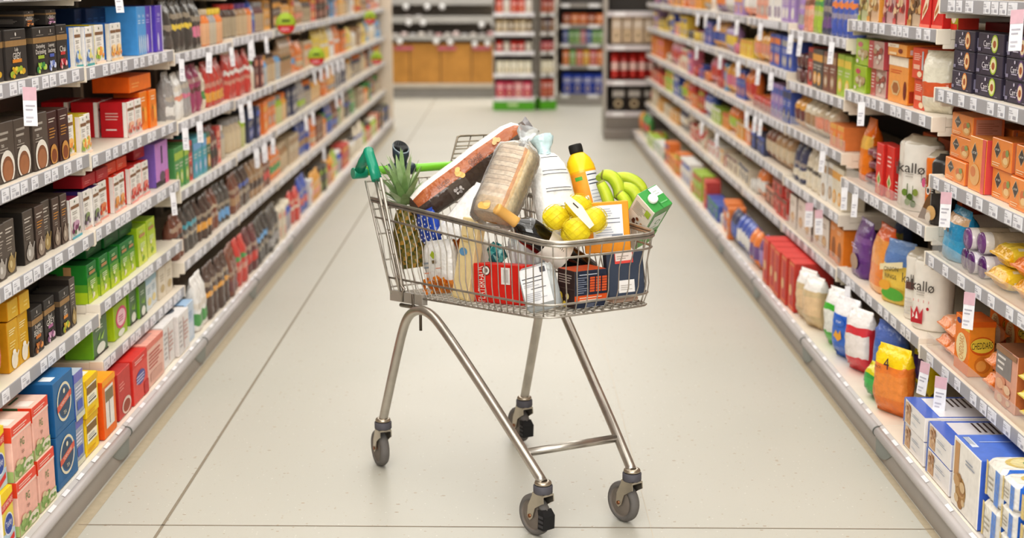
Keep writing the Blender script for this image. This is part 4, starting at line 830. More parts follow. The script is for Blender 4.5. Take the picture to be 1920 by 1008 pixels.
run(R, 1, 1, 1, 'purpletall', 1618, 1587); run(R, 1, 1, 1, 'orangetall', 1650, 1622); run(R, 1, 1, 1, 'onion', 1676, 1652, turn=.4); run(R, 1, 1, 1, 'kallo_white', y0=4.90, y1=5.03, over='upright ', turn=.5); run(R, 1, 1, 1, 'kallo_crown', y0=4.73, y1=4.885, turn=.6, inset=.03)
run(R, 1, 1, 1, 'blueyellow', 1672, 1640, inset=.2, over='rear ')
many(R, 2, 5, [(G('tall', 'blue', 'orange'), 4), (G('tall', 'navy', 'purple'), 2), (G('tall', 'lime', 'green'), 2), (G('tall', 'salmon', 'chestnut'), 2), (G('tall', 'lilac', 'silver'), 1)])
many(R, 2, 4, [(G('box', 'lime', 'yellow'), 2), (G('box', 'chestnut', 'tan'), 2), (G('box', 'charcoal', 'amber'), 2), (G('box', 'red', 'maroon'), 1), (G('roll', 'maroon', 'salmon'), 3)])
run(R, 2, 4, 3, G('roll', 'maroon', 'red'), y0=Y0 + BAYW * 3 - .30, y1=Y0 + BAYW * 3 - .05, base=.07, over='upper ')
many(R, 2, 3, y0=Y0 + 2 * BAYW + .1, items=[(G('low', 'orange', 'amber'), 2), (G('bag', 'beige', 'salmon'), 3), (G('bag', 'cream', 'tan'), 2), (G('bag', 'amber', 'maroon'), 2)])
many(R, 2, 2, y0=Y0 + 2 * BAYW + .1, items=[(G('box', 'cream', 'amber'), 2), (G('box', 'white', 'tan'), 2), (G('tall', 'cream', 'charcoal'), 3), (G('tall', 'navy', 'cream'), 2)])
many(R, 2, 1, [('orbis', 2), ('whitebis', 5)]); run(R, 2, 1, 2, 'whitebis', y0=Y0 + BAYW * 2.42, y1=Y0 + BAYW * 2.75, inset=.11, over='rear ')
many(R, 2, 0, [('stripered', 5)], y0=6.36, y1=7.1)
many(R, 3, 5, [(G('box', 'lilac', 'white'), 3), (G('box', 'white', 'purple'), 3), (G('box', 'salmon', 'silver'), 4)])
many(R, 3, 4, [(G('box', 'blue', 'silver'), 3), (G('box', 'blue', 'orange'), 3), (G('bag', 'amber', 'salmon'), 3)])
many(R, 3, 3, [(G('box', 'blue', 'navy'), 2), (G('box', 'lilac', 'blue'), 3), (G('roll', 'red', 'salmon'), 5), (G('roll', 'red', 'orange'), 3)])
many(R, 3, 2, [(G('bag', 'tan', 'beige'), 3), (G('bag', 'chestnut', 'beige'), 2), (G('low', 'navy', 'blue'), 3)])
many(R, 3, 1, [(G('low', 'red', 'chestnut'), 3), (G('low', 'chestnut', 'salmon'), 2), (G('bag', 'orange', 'white'), 2), (G('roll', 'white', 'red'), 4)])
run(R, 3, 1, 3, G('low', 'red', 'chestnut'), y0=Y0 + BAYW * 3 + .03, y1=Y0 + BAYW * 3 + .47, base=.102, over='upper ')
many(R, 3, 0, [(G('bag', 'purple', 'lilac'), 1), (G('bag', 'orange', 'purple'), 2), (G('bag', 'blue', 'white'), 4), (G('bag', 'navy', 'blue'), 2), (G('box', 'orange', 'white'), 2)], squeeze=.85)
for b in range(4, 9):
    for lev in range(6): far_fill(R, b, lev)

# ---- hanging shelf tags
def tag_obj(pink):
    m = MB(); h = .098 if pink else .08; w_ = .0225 if pink else .017
    m.box((-w_, -.0022, -h), (w_, -.0008, .012), {'f': '#f0eff3', 'l': '#dedde2', 'r': '#dedde2', 'k': '#e6e5ea', 't': '#f0eff3'}, 'card', .0003)
    F = Face(m, (-w_, -.0022, -h), (1, 0, 0), (0, 0, 1), 2 * w_, h + .012)
    if pink: F.R(0, .66, 1, 1, '#d9b4be')
    F.L(.15, .4, .85, .6, 2, '#b5b2bc'); F.L(.15, .1, .7, .3, 2, '#c5c2cc')
    return m.build('price_tag')
first_tag = {}
def hang(S, b, lev, xs):
    z = HT[S][b][lev] - .03; pink = b == 0 or (S == 'R' and b == 2 and lev == 2)
    for i, x in enumerate(xs):
        if pink not in first_tag: first_tag[pink] = o = tag_obj(pink)
        else: o = first_tag[pink].copy(); col_.objects.link(o)
        o.location = (SG[S] * (XS - .034), along(x, z, XS - .03), z); o.rotation_euler = (-.10, -SG[S] * .16 - (.1 if S == 'L' else -.1) + rnd.uniform(-.08, .08), RZ[S] + SG[S] * .55 + rnd.uniform(-.12, .12))
        t = f'{NTH[i]} of {COUNTW[len(xs)]}, ' if len(xs) > 1 else ''
        tag(o, f'{"white and pink" if pink else "plain white"} hanging price tag, {t}{SHELF[lev]} shelf edge, {NTH[b]} {SIDE[S]} bay', 'price tag', 'hanging shelf price tags')
for a in ((L, 1, 6, (218,)), (L, 0, 4, (52,)), (L, 1, 3, (322,)), (L, 2, 4, (338, 390, 432, 468)), (L, 2, 3, (345, 372)), (L, 3, 4, (470, 497)), (L, 3, 3, (450, 466)), (L, 2, 2, (478, 492)), (L, 3, 2, (480, 495, 510)),
          (L, 4, 3, (588, 600, 612)), (L, 4, 2, (572, 585)), (L, 5, 3, (622, 632, 641)), (L, 5, 2, (630, 640)), (L, 3, 1, (605,)) if False else (L, 5, 1, (606,)),
          (R, 0, 5, (1912,)), (R, 1, 3, (1618,)), (R, 0, 3, (1778,)), (R, 0, 2, (1822,)), (R, 0, 1, (1738, 1768)), (R, 1, 2, (1586, 1606)), (R, 1, 1, (1592,)), (R, 2, 5, (1485, 1503, 1562)), (R, 2, 3, (1545,)), (R, 2, 4, (1450,)) if False else (R, 2, 2, (1520, 1538)),
          (R, 3, 4, (1424, 1448)), (R, 3, 3, (1402, 1418, 1428)), (R, 3, 5, (1428,)), (R, 4, 5, (1350, 1384)), (R, 4, 4, (1352, 1386)), (R, 4, 2, (1346,)), (R, 5, 5, (1310, 1325)), (R, 5, 2, (1318,)), (R, 5, 4, (1308,))):
    hang(*a)
# round promotional signs on the left shelves
for i, (x, z, y, ds) in enumerate(((532, 1.36, 8.5, 'nearest'), (575, 1.10, 9.8, 'lower'), (695, 1.27, 13.6, 'farthest upper'), (699, .86, 14.2, 'farthest lower'))):
    m = MB(); m.lathe([(.001, 0), (.062, 0), (.064, .002), (.064, .005), (.001, .005)], '#a5bd3c', 'card', 28, (0, 0, .0), (0, -1, 0), caps=False)
    F = Face(m, (-.06, -.0055, -.06), (1, 0, 0), (0, 0, 1), .12, .12)
    F.Q([(.02, .42), (.98, .42), (.93, .2), (.75, .05), (.5, 0), (.25, .05), (.07, .2)], '#c8323c'); F.R(.28, .58, .72, .7, '#5a6a34'); F.L(.2, .16, .8, .34, 2, '#f0c8cc')
    o = m.build('shelf_sign', None, (-(XS - .075), y, z + .0), PI / 5); tag(o, f'{ds} round green and red promotional sign clipped to left shelving', 'sign')
    m = MB(); m.box((-.006, 0, -.01), (.006, .07, .0), '#d8d4ce', 'matte', .001); m.build('clip', o)
# clear plastic front risers on the right shelves
for lev, b in ((1, 0), (2, 0), (2, 1), (1, 2), (3, 2), (3, 3)):
    z = HT[R][b][lev]; m = MB(); w = BAYW - .05
    m.box((-w / 2, .004, z + .002), (w / 2, .006, z + .052), '#ffffff', 'acrylic', .0005)
    o = m.build('shelf_riser', None, (XS, Y0 + BAYW * (b + .5), 0), RZ[R]); tag(o, f'clear plastic riser along the {SHELF[lev]} shelf edge, {NTH[b]} right bay', 'riser')
# ------------------------------------------------------------------ the trolley
LD = Vector((.565, -.825, 0)).normalized()           # direction of travel
WD = Vector((.87, .49, 0)).normalized()              # towards its far side
UP = Vector((0, 0, 1))
cart = thing('shopping_trolley', 'shallow wire shopping trolley with green handle, loaded with groceries, in the middle of the aisle', 'trolley', (0, 4.35, 0))
CO = Vector((0, 4.35, 0))
def cpart(m, name, parent=None):
    """meshes are made in world coordinates, then hung under the trolley"""
    for i, v in enumerate(m.v): m.v[i] = v - CO
    return m.build(name, parent or cart)
STEEL, WIRE = '#c2bcb4', '#b5aea5'
RIM = [Vector(p) for p in ((-.46, 4.66, .90), (.12, 3.81, .90), (.43, 3.99, .90), (-.01, 4.915, .90))]     # rear near, nose near, nose far, rear far
BOT = [Vector(p) for p in ((-.385, 4.56, .598), (.094, 3.88, .674), (.423, 4.066, .674), (.03, 4.80, .598))]
def rounded(q, r, k=5, front_only=True):
    """open path near-rear -> nose -> far-rear with rounded nose corners"""
    out = [q[0]]
    for i in (1, 2):
        a = (q[i - 1] - q[i]).normalized(); b = (q[i + 1] - q[i]).normalized() if i < 3 else None
        p0, p1 = q[i] + a * r, q[i] + b * r
        for t in range(k + 1):
            t /= k; out.append(p0 * (1 - t) ** 2 + q[i] * 2 * t * (1 - t) + p1 * t * t)
    out.append(q[3]); return out
def level(t):   # horizontal section of the basket: t = 1 at the rim, 0 at the floor
    return [BOT[i].lerp(RIM[i], t) for i in range(4)]
def sample(path, n):
    L = [0]
    for a, b in zip(path, path[1:]): L.append(L[-1] + (b - a).length)
    out = []
    for i in range(n):
        d = L[-1] * i / (n - 1); k = max(j for j in range(len(L)) if L[j] <= d + 1e-9); k = min(k, len(path) - 2)
        out.append(path[k].lerp(path[k + 1], (d - L[k]) / max(L[k + 1] - L[k], 1e-9)))
    return out
rimp, midp, lowp, botp = (rounded(level(t), .075) for t in (1, .80, .17, 0))
m = MB()
m.tube(rimp, .0052, WIRE, 'wire', 8); m.tube([p + Vector((0, 0, -.0095)) for p in rounded(level(1), .07)], .0042, WIRE, 'wire', 8)
m.tube([p for p in midp], .0034, WIRE, 'wire', 6); m.tube(lowp, .0036, WIRE, 'wire', 6); m.tube(botp, .003, WIRE, 'wire', 6)
N = 62
S = [sample(p, N) for p in (rimp, midp, lowp, botp)]
cen = sum(BOT, Vector()) / 4
for i in range(N):
    a, b, c, d = (q[i] for q in S)
    inw = (cen - c); inw.z = 0; inw.normalize()
    e = b.lerp(c, .35) + inw * .007; f = b.lerp(c, .8) - inw * .003
    m.tube([a, b + inw * .002, e, f, c, d + inw * .010, d + inw * .022], .0019, WIRE, 'wire', 5)
cpart(m, 'wire_basket')
m = MB()     # floor grid
for i in range(15):
    t = i / 14; k = 1 - .075 * abs(2 * t - 1) ** 5; m.tube([BOT[0].lerp(BOT[3], t), (BOT[0].lerp(BOT[3], t)).lerp(BOT[1].lerp(BOT[2], t), k)], .002, WIRE, 'wire', 5)
for i in range(30):
    t = i / 30; k = .17 * max(0, (t - .9) / .1) ** 2; u, v = BOT[0].lerp(BOT[1], t) + Vector((0, 0, .004)), BOT[3].lerp(BOT[2], t) + Vector((0, 0, .004)); m.tube([u.lerp(v, k), v.lerp(u, k)], .002, WIRE, 'wire', 5)
cpart(m, 'basket_floor')
# rear gate and its uprights
GT = [RIM[0] + Vector((-.02, .02, .052)), RIM[3] + Vector((-.02, .02, .052))]
GB = [BOT[0] + Vector((-.005, .0, -.0)), BOT[3]]
m = MB(); m.tube([GB[0], GT[0], GT[1], GB[1]], .0045, WIRE, 'wire', 8)
for i in range(1, 16):
    t = i / 16; m.tube([GB[0].lerp(GB[1], t), GT[0].lerp(GT[1], t)], .0019, WIRE, 'wire', 5)
for t in (.06, .3, .53, .75):
    m.tube([GB[0].lerp(GT[0], t), GB[1].lerp(GT[1], t)], .0028, WIRE, 'wire', 6)
cpart(m, 'rear_gate')
# handle: bar, two A-shaped grips, supports
HB = at_y(672, 322, 4.70)
def hpl(px, py, o): return at_plane(px, py, o, WD)
hA, hF = hpl(691, 282, HB), hpl(707, 338, HB)
H2 = HB + WD * .56
shift = H2 - HB
m = MB(); m.tube([HB, H2], .0145, '#7cc23a', 'gloss', 14); cpart(m, 'handle_bar')
for k, sh in enumerate((Vector(), shift)):
    m = MB(); pts = [HB + Vector((0, 0, -.004)), HB.lerp(hA, .55), hA + Vector((0, 0, -.006)) + (HB - hA) * .07, hA, hA + Vector((0, 0, -.006)) + (hF - hA) * .08, hA.lerp(hF, .5), hF]
    # flattened grip: wide across the bar
    q = [p + sh for p in pts]; rings = []
    for i, p in enumerate(q):
        t = (q[min(i + 1, len(q) - 1)] - q[max(i - 1, 0)]).normalized(); s = WD; u = t.cross(s).normalized()
        rings.append([p + s * math.cos(2 * PI * j / 12) * .0185 + u * math.sin(2 * PI * j / 12) * .0135 for j in range(12)])
    m.loft(rings, '#1f8f72', 'gloss'); m.lathe([(.0185, -.02), (.019, -.015), (.019, .022), (.0165, .03)], '#1f8f72', 'gloss', 14, q[0], WD)
    cpart(m, 'handle_grip')
    side = BOT[0] if k == 0 else BOT[3]
    m = MB(); lo = at_plane(775, 545, BOT[0], WD) if k == 0 else BOT[3] + LD * .07
    up = RIM[0] if k == 0 else RIM[3]
    for off in (0.0, .028):
        p0 = hF + sh + LD * (off - .005) + Vector((0, 0, .012 if off else -.002)); p1 = side + LD * (.05 + off * .9) + Vector((0, 0, .004))
        m.tube([p0, p0.lerp(p1, .5), p0.lerp(p1, .8) , p1 + Vector((0, 0, .0))], .0052, '#b9b2a8', 'wire', 8)
    for t in (.22, .42, .63, .82):
        a = (hF + sh).lerp(side + LD * .05, t); m.tube([a, a + LD * .028], .0028, WIRE, 'wire', 6)
    cpart(m, 'handle_support')
# grey holder clipped on the bar
m = MB(); hc = HB + WD * .155
m.lathe([(.017, -.05), (.021, -.042), (.022, -.03), (.021, .03), (.022, .042), (.017, .05)], '#37434c', 'gloss', 16, hc, WD)
cpart(m, 'holder_clamp')
m = MB(); n = 20; up = (UP * .98 + LD * .08 + WD * -.02).normalized(); ex = WD; ey = up.cross(ex).normalized()
def hring(h, r, cut=0): return [hc + up * (h + (cut * -math.sin(2 * PI * j / n) * 1.0)) + ex * math.cos(2 * PI * j / n) * r + ey * math.sin(2 * PI * j / n) * r for j in range(n)]
ctd = 1 if (ey.y > 0) else -1
m.loft([hring(.012, .020), hring(.03, .022), hring(.046, .028), hring(.074, .029, -.016 * ctd), hring(.077, .026, -.016 * ctd), hring(.05, .023), hring(.03, .02)], lambda i, j: '#37434c' if i < 3 else ('#7d8a90' if i == 3 else '#15191b'), 'gloss', cap0=False, capcol='#101314')
cpart(m, 'cup_holder')
# folded child-seat panel at the far end of the gate
m = MB(); S0, S1 = at_y(846, 302, 4.93), at_y(858, 257, 4.98); wv = WD * .21
m.tube([S0, S1, S1 + WD * .01 + UP * .004, S1 + wv, S0 + wv], .0042, '#8a8071', 'wire', 8, closed=True)
for t in (.12, .3, .5, .62, .8): m.tube([S0.lerp(S1, t), S0.lerp(S1, t) + wv], .0026, '#8a8071', 'wire', 6)
for t in (.25, .5, .75): m.tube([S0 + wv * t, S1 + wv * t], .002, '#8a8071', 'wire', 6)
cpart(m, 'child_seat_panel')
# legs
PZ = .172
P_RL, P_FL, P_FR, P_RR = at_z(718, 785, PZ), at_z(1018, 903, PZ), at_z(1185, 880, PZ), at_z(983, 744, PZ)
def leg(name, a, b, pix):
    nrm = (b - a).cross(UP).normalized(); pts = [at_plane(x, y, a, nrm) for x, y in pix]
    # smooth the bend
    q = pts
    for _ in range(2):
        r = [q[0]]
        for u, v in zip(q, q[1:]): r += [u.lerp(v, .25), u.lerp(v, .75)]
        q = r + [q[-1]]
    m = MB(); m.tube(q, .0152, STEEL, 'metal', 14)
    return cpart(m, name), pts
_, npts = leg('leg_frame', P_RL, P_FL, [(718, 787), (735, 707), (752, 630), (762, 597), (775, 583), (792, 580), (810, 590), (828, 612), (870, 673), (940, 780), (1018, 904)])
_, fpts = leg('leg_frame', P_RR, P_FR, [(983, 746), (1000, 652), (1009, 600), (1014, 568), (1024, 552), (1038, 552), (1050, 572), (1064, 602), (1110, 708), (1150, 798), (1185, 882)])
m = MB(); m.tube([npts[-2].lerp(npts[-1], .56), fpts[-2].lerp(fpts[-1], .27)], .0125, STEEL, 'metal', 12); cpart(m, 'cross_bar')
m = MB(); o = at_plane(722, 752, P_RL, (P_FL - P_RL).cross(UP).normalized()); o = o + (Vector((0, 0, 1.6)) - o).normalized() * .0155
dn = (Vector((0, 0, 1.6)) - o).normalized(); m.lathe([(.001, 0), (.0055, 0), (.0055, .0008), (.001, .0012)], '#e8622c', 'card', 12, o, dn); cpart(m, 'orange_sticker')
def caster(p, d, brake):
    root = empty('caster', p - CO); root.parent = cart
    d = Vector((d[0], d[1], 0)).normalized(); s = Vector((-d.y, d.x, 0))
    if s.x > 0: s = -s
    def cp(m, name):
        return m.build(name, root)
    r, tr = .0625, .036
    c = -d * tr; c.z = r - p.z
    m = MB(); m.lathe([(.013, -.012), (r * .62, -.012), (r * .70, -.009), (r * .72, -.0145), (r * .9, -.0145), (r * .985, -.008), (r, 0), (r * .985, .008), (r * .9, .0145), (r * .72, .0145), (r * .70, .009), (r * .62, .012), (.013, .012)],
                     lambda i, j: '#6f6b68' if 3 <= i <= 8 else '#7d746c', 'rubber', 32, c, s); w = cp(m, 'wheel')
    m = MB(); m.lathe([(.017, .004), (.024, .002), (.026, -.004), (.023, -.008)], '#b5aa9a', 'metal', 18); m.lathe([(.026, -.008), (.0285, -.010), (.0285, -.030), (.025, -.034)], '#5c5a60', 'rubber', 20); cp(m, 'swivel_collar')
    m = MB(); top = -.034
    for sg in (-1, 1):
        o = s * .0195 * sg
        P = lambda a, z: o + d * a + Vector((0, 0, z))
        prof = [P(.024, top), P(.026, top - .022), P(.012, top - .030), P(-.012, top - .046), P(c.dot(d) + .012, c.z - .004), P(c.dot(d), c.z - .014), P(c.dot(d) - .012, c.z - .004), P(c.dot(d) - .008, c.z + .03), P(-.026, top - .01), P(-.024, top)]
        m.loft([[q - s * .0016 for q in prof], [q + s * .0016 for q in prof]], '#bdb5a8', 'metal', smooth=False)
    m.box((0, 0, 0), (0, 0, 0), '#bdb5a8', 'metal') if False else None
    pl = [d * a + s * b for a, b in ((.025, -.02), (.025, .02), (-.025, .02), (-.025, -.02))]
    m.loft([[q + Vector((0, 0, top - .004)) for q in pl], [q + Vector((0, 0, top + .002)) for q in pl]], '#bdb5a8', 'metal', smooth=False)
    m.lathe([(.006, -.024), (.006, .024)], '#8a5f44', 'metal', 10, c, s); cp(m, 'fork')
    if brake:
        m = MB(); q = c + d * .052
        a0 = [q + s * x + d * y + Vector((0, 0, z)) for x, y, z in ((-.021, -.014, -.03), (.021, -.014, -.03), (.021, .012, -.03), (-.021, .012, -.03))]
        a1 = [q + s * x + d * y + Vector((0, 0, z)) for x, y, z in ((-.021, -.012, .012), (.021, -.012, .012), (.021, .014, .012), (-.021, .014, .012))]
        a2 = [q + s * x + d * y + Vector((0, 0, z)) for x, y, z in ((-.017, -.02, .026), (.017, -.02, .026), (.017, .002, .03), (-.017, .002, .03))]
        m.loft([a0, a1, a2], '#2c2b2c', 'matte', smooth=False)
        for z in (-.022, -.008, .006):
            e = [q + s * (.0225) + d * y + Vector((0, 0, z + h)) for y, h in ((-.01, 0), (.012, 0), (.012, .008), (-.01, .008))]
            m.poly(e[::-1], '#6a686a', 'matte'); m.poly(e, '#6a686a', 'matte')
        cp(m, 'anti_roll_shoe')
caster(P_RL, (.40, -.92), False); caster(P_FL, (.62, -.78), True); caster(P_FR, (.60, -.80), False); caster(P_RR, (.50, -.87), True)
# brackets under the basket on both sides
for k in (0, 1):
    a = BOT[0] if k == 0 else BOT[3]; b = BOT[1] if k == 0 else BOT[2]; d = (b - a); d.normalize(); s = WD if k == 0 else -WD
    m = MB(); p = a - d * .01 + Vector((0, 0, .012)); L_ = .20
    sec = lambda o: [o - s * .006, o - s * .006 + Vector((0, 0, -.034)), o + s * .014 + Vector((0, 0, -.034)), o + s * .014]
    m.loft([sec(p), sec(p + d * L_)], '#9f978d', 'paint', smooth=False)
    r0 = p + d * .06 + Vector((0, 0, -.045)); m.tube([r0, r0 + d * .13], .007, '#8f877d', 'metal', 8)
    h0 = p + d * .15 + Vector((0, 0, -.03)) - s * .008; m.tube([h0 + Vector((0, 0, .03)), h0 + Vector((0, 0, -.015)), h0 + d * .035 + Vector((0, 0, -.018)), h0 + d * .045 + Vector((0, 0, -.03)), h0 + d * .045 + Vector((0, 0, -.085))], .0048, '#6b6258', 'metal', 8)
    k0 = p + d * .085 - s * .008; m.tube([k0 + Vector((0, 0, -.03)), k0 + Vector((0, 0, .002)), k0 + d * .012 + Vector((0, 0, .012)), k0 - d * .008 + Vector((0, 0, .022)), k0 - d * .012 + Vector((0, 0, .04))], .0042, '#a8a097', 'metal', 8)
    cpart(m, 'basket_bracket')
# ------------------------------------------------------------------ groceries in the trolley (built in world coordinates, origin moved to each thing)
class Item:
    """parts of one thing, each mesh made in world coordinates around origin o"""
    def __init__(s, name, label, cat, o, group=None):
        s.o = Vector(o); s.root = thing(name, label, cat, s.o, 0, group)
    def part(s, m, name, parent=None):
        for i, v in enumerate(m.v): m.v[i] = v - s.o
        return m.build(name, parent or s.root)
def frame(o, right, up):
    """matrix with x = right, z = up (made square), y away"""
    z = Vector(up).normalized(); x = Vector(right); x = (x - z * x.dot(z)).normalized(); y = z.cross(x)
    return Matrix(((x.x, y.x, z.x, o[0]), (x.y, y.y, z.y, o[1]), (x.z, y.z, z.z, o[2]), (0, 0, 0, 1)))
def single(name, label, cat, m, group=None, o=None):
    c = sum(m.v, Vector()) / len(m.v); z = min(v.z for v in m.v); c.z = z
    for i, v in enumerate(m.v): m.v[i] = v - c
    ob = m.build(name, None, c); tag(ob, label, cat, group); return ob

# pineapple
b0, b1 = at_y(768, 505, 4.62), at_y(752, 396, 4.66); ax = (b1 - b0).normalized(); hh = (b1 - b0).length
it = Item('pineapple', 'whole pineapple with green leafy crown standing in the rear corner of the trolley', 'pineapple', b0)
m = MB(); n = 22; rows = 15; x = Vector((1, 0, 0)); x = (x - ax * x.dot(ax)).normalized(); y = ax.cross(x)
rings = []
for i in range(rows + 1):
    t = i / rows; rad = .052 * math.sin(PI * min(1, .16 + t * .74)) ** .45
    rings.append([b0 + ax * hh * t + (x * math.cos(2 * PI * (j + .5 * (i % 2)) / n) + y * math.sin(2 * PI * (j + .5 * (i % 2)) / n)) * rad * (1.0 + (.045 if (j + i // 2) % 2 else -.03)) for j in range(n)])
m.loft(rings, lambda i, j: ('#a8823a', '#6f6a30', '#8a7434', '#54562a')[(i + j * 3) % 4], 'skin', smooth=False); it.part(m, 'fruit_body')
m = MB(); r = random.Random(4)
for k in range(46):
    t = k / 46; a = k * 2.4; sp = .85 - .75 * t; L_ = .06 + .125 * t * (1 - .15 * r.random()); d = (ax * (1 - sp * .5) + (x * math.cos(a) + y * math.sin(a)) * sp).normalized()
    base = b1 + (x * math.cos(a) + y * math.sin(a)) * .014 * (1 - t) + ax * (.012 + t * .022); sd = d.cross(ax + x * .01).normalized(); out = (x * math.cos(a) + y * math.sin(a))
    w_ = .019 * (1 - .3 * t); g = mixc('#7d9c62', '#b3c49a', r.random()); pts = []
    for q in range(6):
        u = q / 5; p = base + d * L_ * u + out * (.018 * u * u) + ax * (-.006 * u * u); ww = w_ * (1 - u) ** .7 * (.8 + .6 * u)
        pts.append([p - sd * ww, p - out * .003 * (1 - u) + d * .0, p + sd * ww])
    m.loft(pts, g, 'leaf', closed=False, cap0=False, cap1=False)
it.part(m, 'leaf_crown')

# long brown and orange film bag lying across the rear
e0, e1 = at_y(782, 396, 4.47), at_y(962, 262, 4.56); ax = (e1 - e0).normalized(); hh = (e1 - e0).length
view = (e0.lerp(e1, .5) - Vector((0, 0, 1.6))).normalized(); M = frame(e0, ax, ax.cross(view))  # x along the bag, y away from camera
def longbag():
    m = MB(); m.M = M; n = 24; r = random.Random(2); rings = []
    prof = [(-.03, .05, .03), (-.012, .55, .25), (.0, .8, .7), (.05, .95, .95), (.12, 1, 1), (.2, 1.0, 1), (.28, 1.02, 1), (.36, .98, .95), (.42, .93, .9), (.46, .75, .7), (.475, .35, .3), (.495, .3, .15), (.515, .45, .08)]
    for k, (px, a, b) in enumerate(prof):
        px *= hh / .43
        rings.append([(px, .047 * b * math.cos(2 * PI * j / n) + r.uniform(-.0015, .0015), .056 * a * math.sin(2 * PI * j / n) + (.006 if k > 9 else 0) + r.uniform(-.0015, .0015)) for j in range(n)])
    def cf(i, j):
        ang = 2 * PI * (j + .5) / n; z = math.sin(ang); front = math.cos(ang) < 0
        if i < 2 or i > 9: return '#4f4038' if i < 11 else '#8d8a8c'
        if front:
            if z > .72: return '#f4efea'
            if z > .62: return '#3a2c26'
            if z > -.08: return '#a8603c' if (i + j) % 3 else '#b06a44'
            return '#4a3d36' if i % 4 else '#625850'
        return '#a86a48' if z > .3 else '#4a3a32'
    m.loft(rings, cf, 'film'); return m
it = Item('bread_bag', 'long dark brown and orange film bag lying diagonally across the rear of the trolley', 'bread bag', e0)
m = longbag(); m.M = None; F = Face(m, M @ Vector((0, -.0505, -.056)), M.col[0].xyz, M.col[2].xyz, hh, .112, 'gloss', lift=0)
F.T('ORANGE', .62, .66, .13, '#4a2a1c', .13, slant=.0); F.T('SPICED', .62, .54, .10, '#5a3524', .12); F.T('SLICED', .28, .62, .11, '#5a3220', .12)
for q in range(5): F.E(.44 + .012 * math.cos(q * 1.3), .60 + .055 * (q - 2), .028 - .002 * abs(q - 2), .07, '#e0a23c' if q % 2 else '#eab552', 10)
for q in range(3): F.E(.83 + .02 * q, .70 + .06 * (q % 2), .022, .07, '#e8b878', 9)
F.B(.3, .14, .42, .3, 10, ['#8a8078', '#6a605a', '#a39a92'], .012, .05)
it.part(m, 'film_bag')

# loaf of sliced seeded bread in a clear bag
c0, c1 = at_y(922, 408, 4.20), at_y(972, 290, 4.30); ax = (c1 - c0).normalized(); hh = (c1 - c0).length
view = (c0.lerp(c1, .5) - Vector((0, 0, 1.6))).normalized(); M = frame(c0, ax.cross(UP).cross(ax).cross(ax), ax); M = frame(c0, (Vector((.86, -.50, 0))), ax)
it = Item('bread_loaf', 'sliced seeded loaf in a clear bag leaning over the side of the trolley', 'bread', c0)
m = MB(); m.M = M; r = random.Random(9); rings = []; W_, D_ = .128, .10; n = 26; K = 15
for i in range(K + 1):
    t = i / K; s_ = min(1, .86 + .5 * min(t, 1 - t) * 2); k_ = 1 - .12 * abs(2 * t - 1) ** 4
    rg = ring(W_ * k_ * (1.0 + .0 * t), D_ * k_, t * hh * 1.04, n, 3.2, 0, .0012, r); rings.append(rg)
    if 0 < i < K: rings.append([(x * .985, y * .975, z + .002) for x, y, z in rg]); rings.append([(x, y, z + .0045) for x, y, z in rg])
def lc(i, j):
    a = 2 * PI * (j + 1) / n - PI / 2; sx = math.cos(a)
    if sx > .52: return '#f3dfb8' if sx > .9 else ('#e8c890' if sx > .72 else '#c98d4e')
    if sx < -.85: return '#c9a070'
    base = mixc('#cdb59c', '#e2d0ba', .5 + .5 * math.sin(i * .9))
    if i < 9: base = mixc(base, '#d8b888', .5)
    return mixc(base, '#6a5240', .75) if i % 3 == 1 and i > 15 else base
m.loft(rings, lc, 'crust', capcol='#c9a878'); it.part(m, 'sliced_bread')
m = MB(); F = Face(m, M @ Vector((-.075, -.052, 0)), M.col[0].xyz, M.col[2].xyz, .15, hh, 'gloss'); F.E(.45, .06, .14, .07, '#dcae62'); F.E(.5, .1, .08, .05, '#e8c078'); it.part(m, 'label')
m = MB(); m.M = M; r = random.Random(5)
rg = [ring(W_ * a, D_ * b, z * hh, n, 2.8, 0, j_, r) for z, a, b, j_ in ((-.09, .75, .25, .004), (-.05, 1.02, 1.0, .003), (.15, 1.10, 1.12, .003), (.35, 1.07, 1.12, .004), (.55, 1.10, 1.1, .003), (.75, 1.06, 1.12, .004), (.95, 1.08, 1.1, .003), (1.06, 1.0, 1.02, .003), (1.13, .6, .6, .004), (1.19, .25, .25, .003), (1.22, .2, .2, .002))]
m.loft(rg, '#ffffff', 'clear', cap0=False, cap1=False); it.part(m, 'clear_bag')
m = MB(); m.M = M; rg = [ring(a, a * .7, z * hh, 14, 2, 0, .004 if k else 0, r) for k, (z, a) in enumerate(((1.19, .03), (1.23, .026), (1.28, .045), (1.36, .07), (1.42, .075)))]
m.loft(rg, '#e6eef0', 'milky', cap0=False, cap1=False); it.part(m, 'twisted_neck')

# white bag with printed lines (flour or rice)
c0, c1 = at_y(1052, 432, 4.24), at_y(1022, 292, 4.34); ax = (c1 - c0).normalized(); hh = (c1 - c0).length; M = frame(c0, (Vector((.93, .37, 0))), ax)
it = Item('white_paper_bag', 'white film bag with rows of black print and a pale blue tied neck', 'bag', c0)
prof = [(-.12, .95, .5), (-.08, 1, .9), (.1, 1.04, 1), (.3, 1.06, 1.02), (.5, 1.04, 1), (.7, 1.0, .96), (.85, .92, .85), (.95, .74, .65), (1.02, .45, .4)]
m = MB(); m.M = M; r = random.Random(3); m.loft([ring(.125 * a, .085 * b, v * hh, 22, 2.6, 0, .002, r) for v, a, b in prof], '#eeeeec', 'film'); body = m
m = MB(); m.M = M; m.loft([ring(a, a * .8, z * hh, 14, 2, 0, .004, r) for z, a in ((1.0, .055), (1.05, .042), (1.1, .04), (1.17, .06), (1.24, .075), (1.27, .07))], '#c9e2e6', 'film', cap1=False); it.part(m, 'tied_neck')
m = body; m.M = None; n = 8
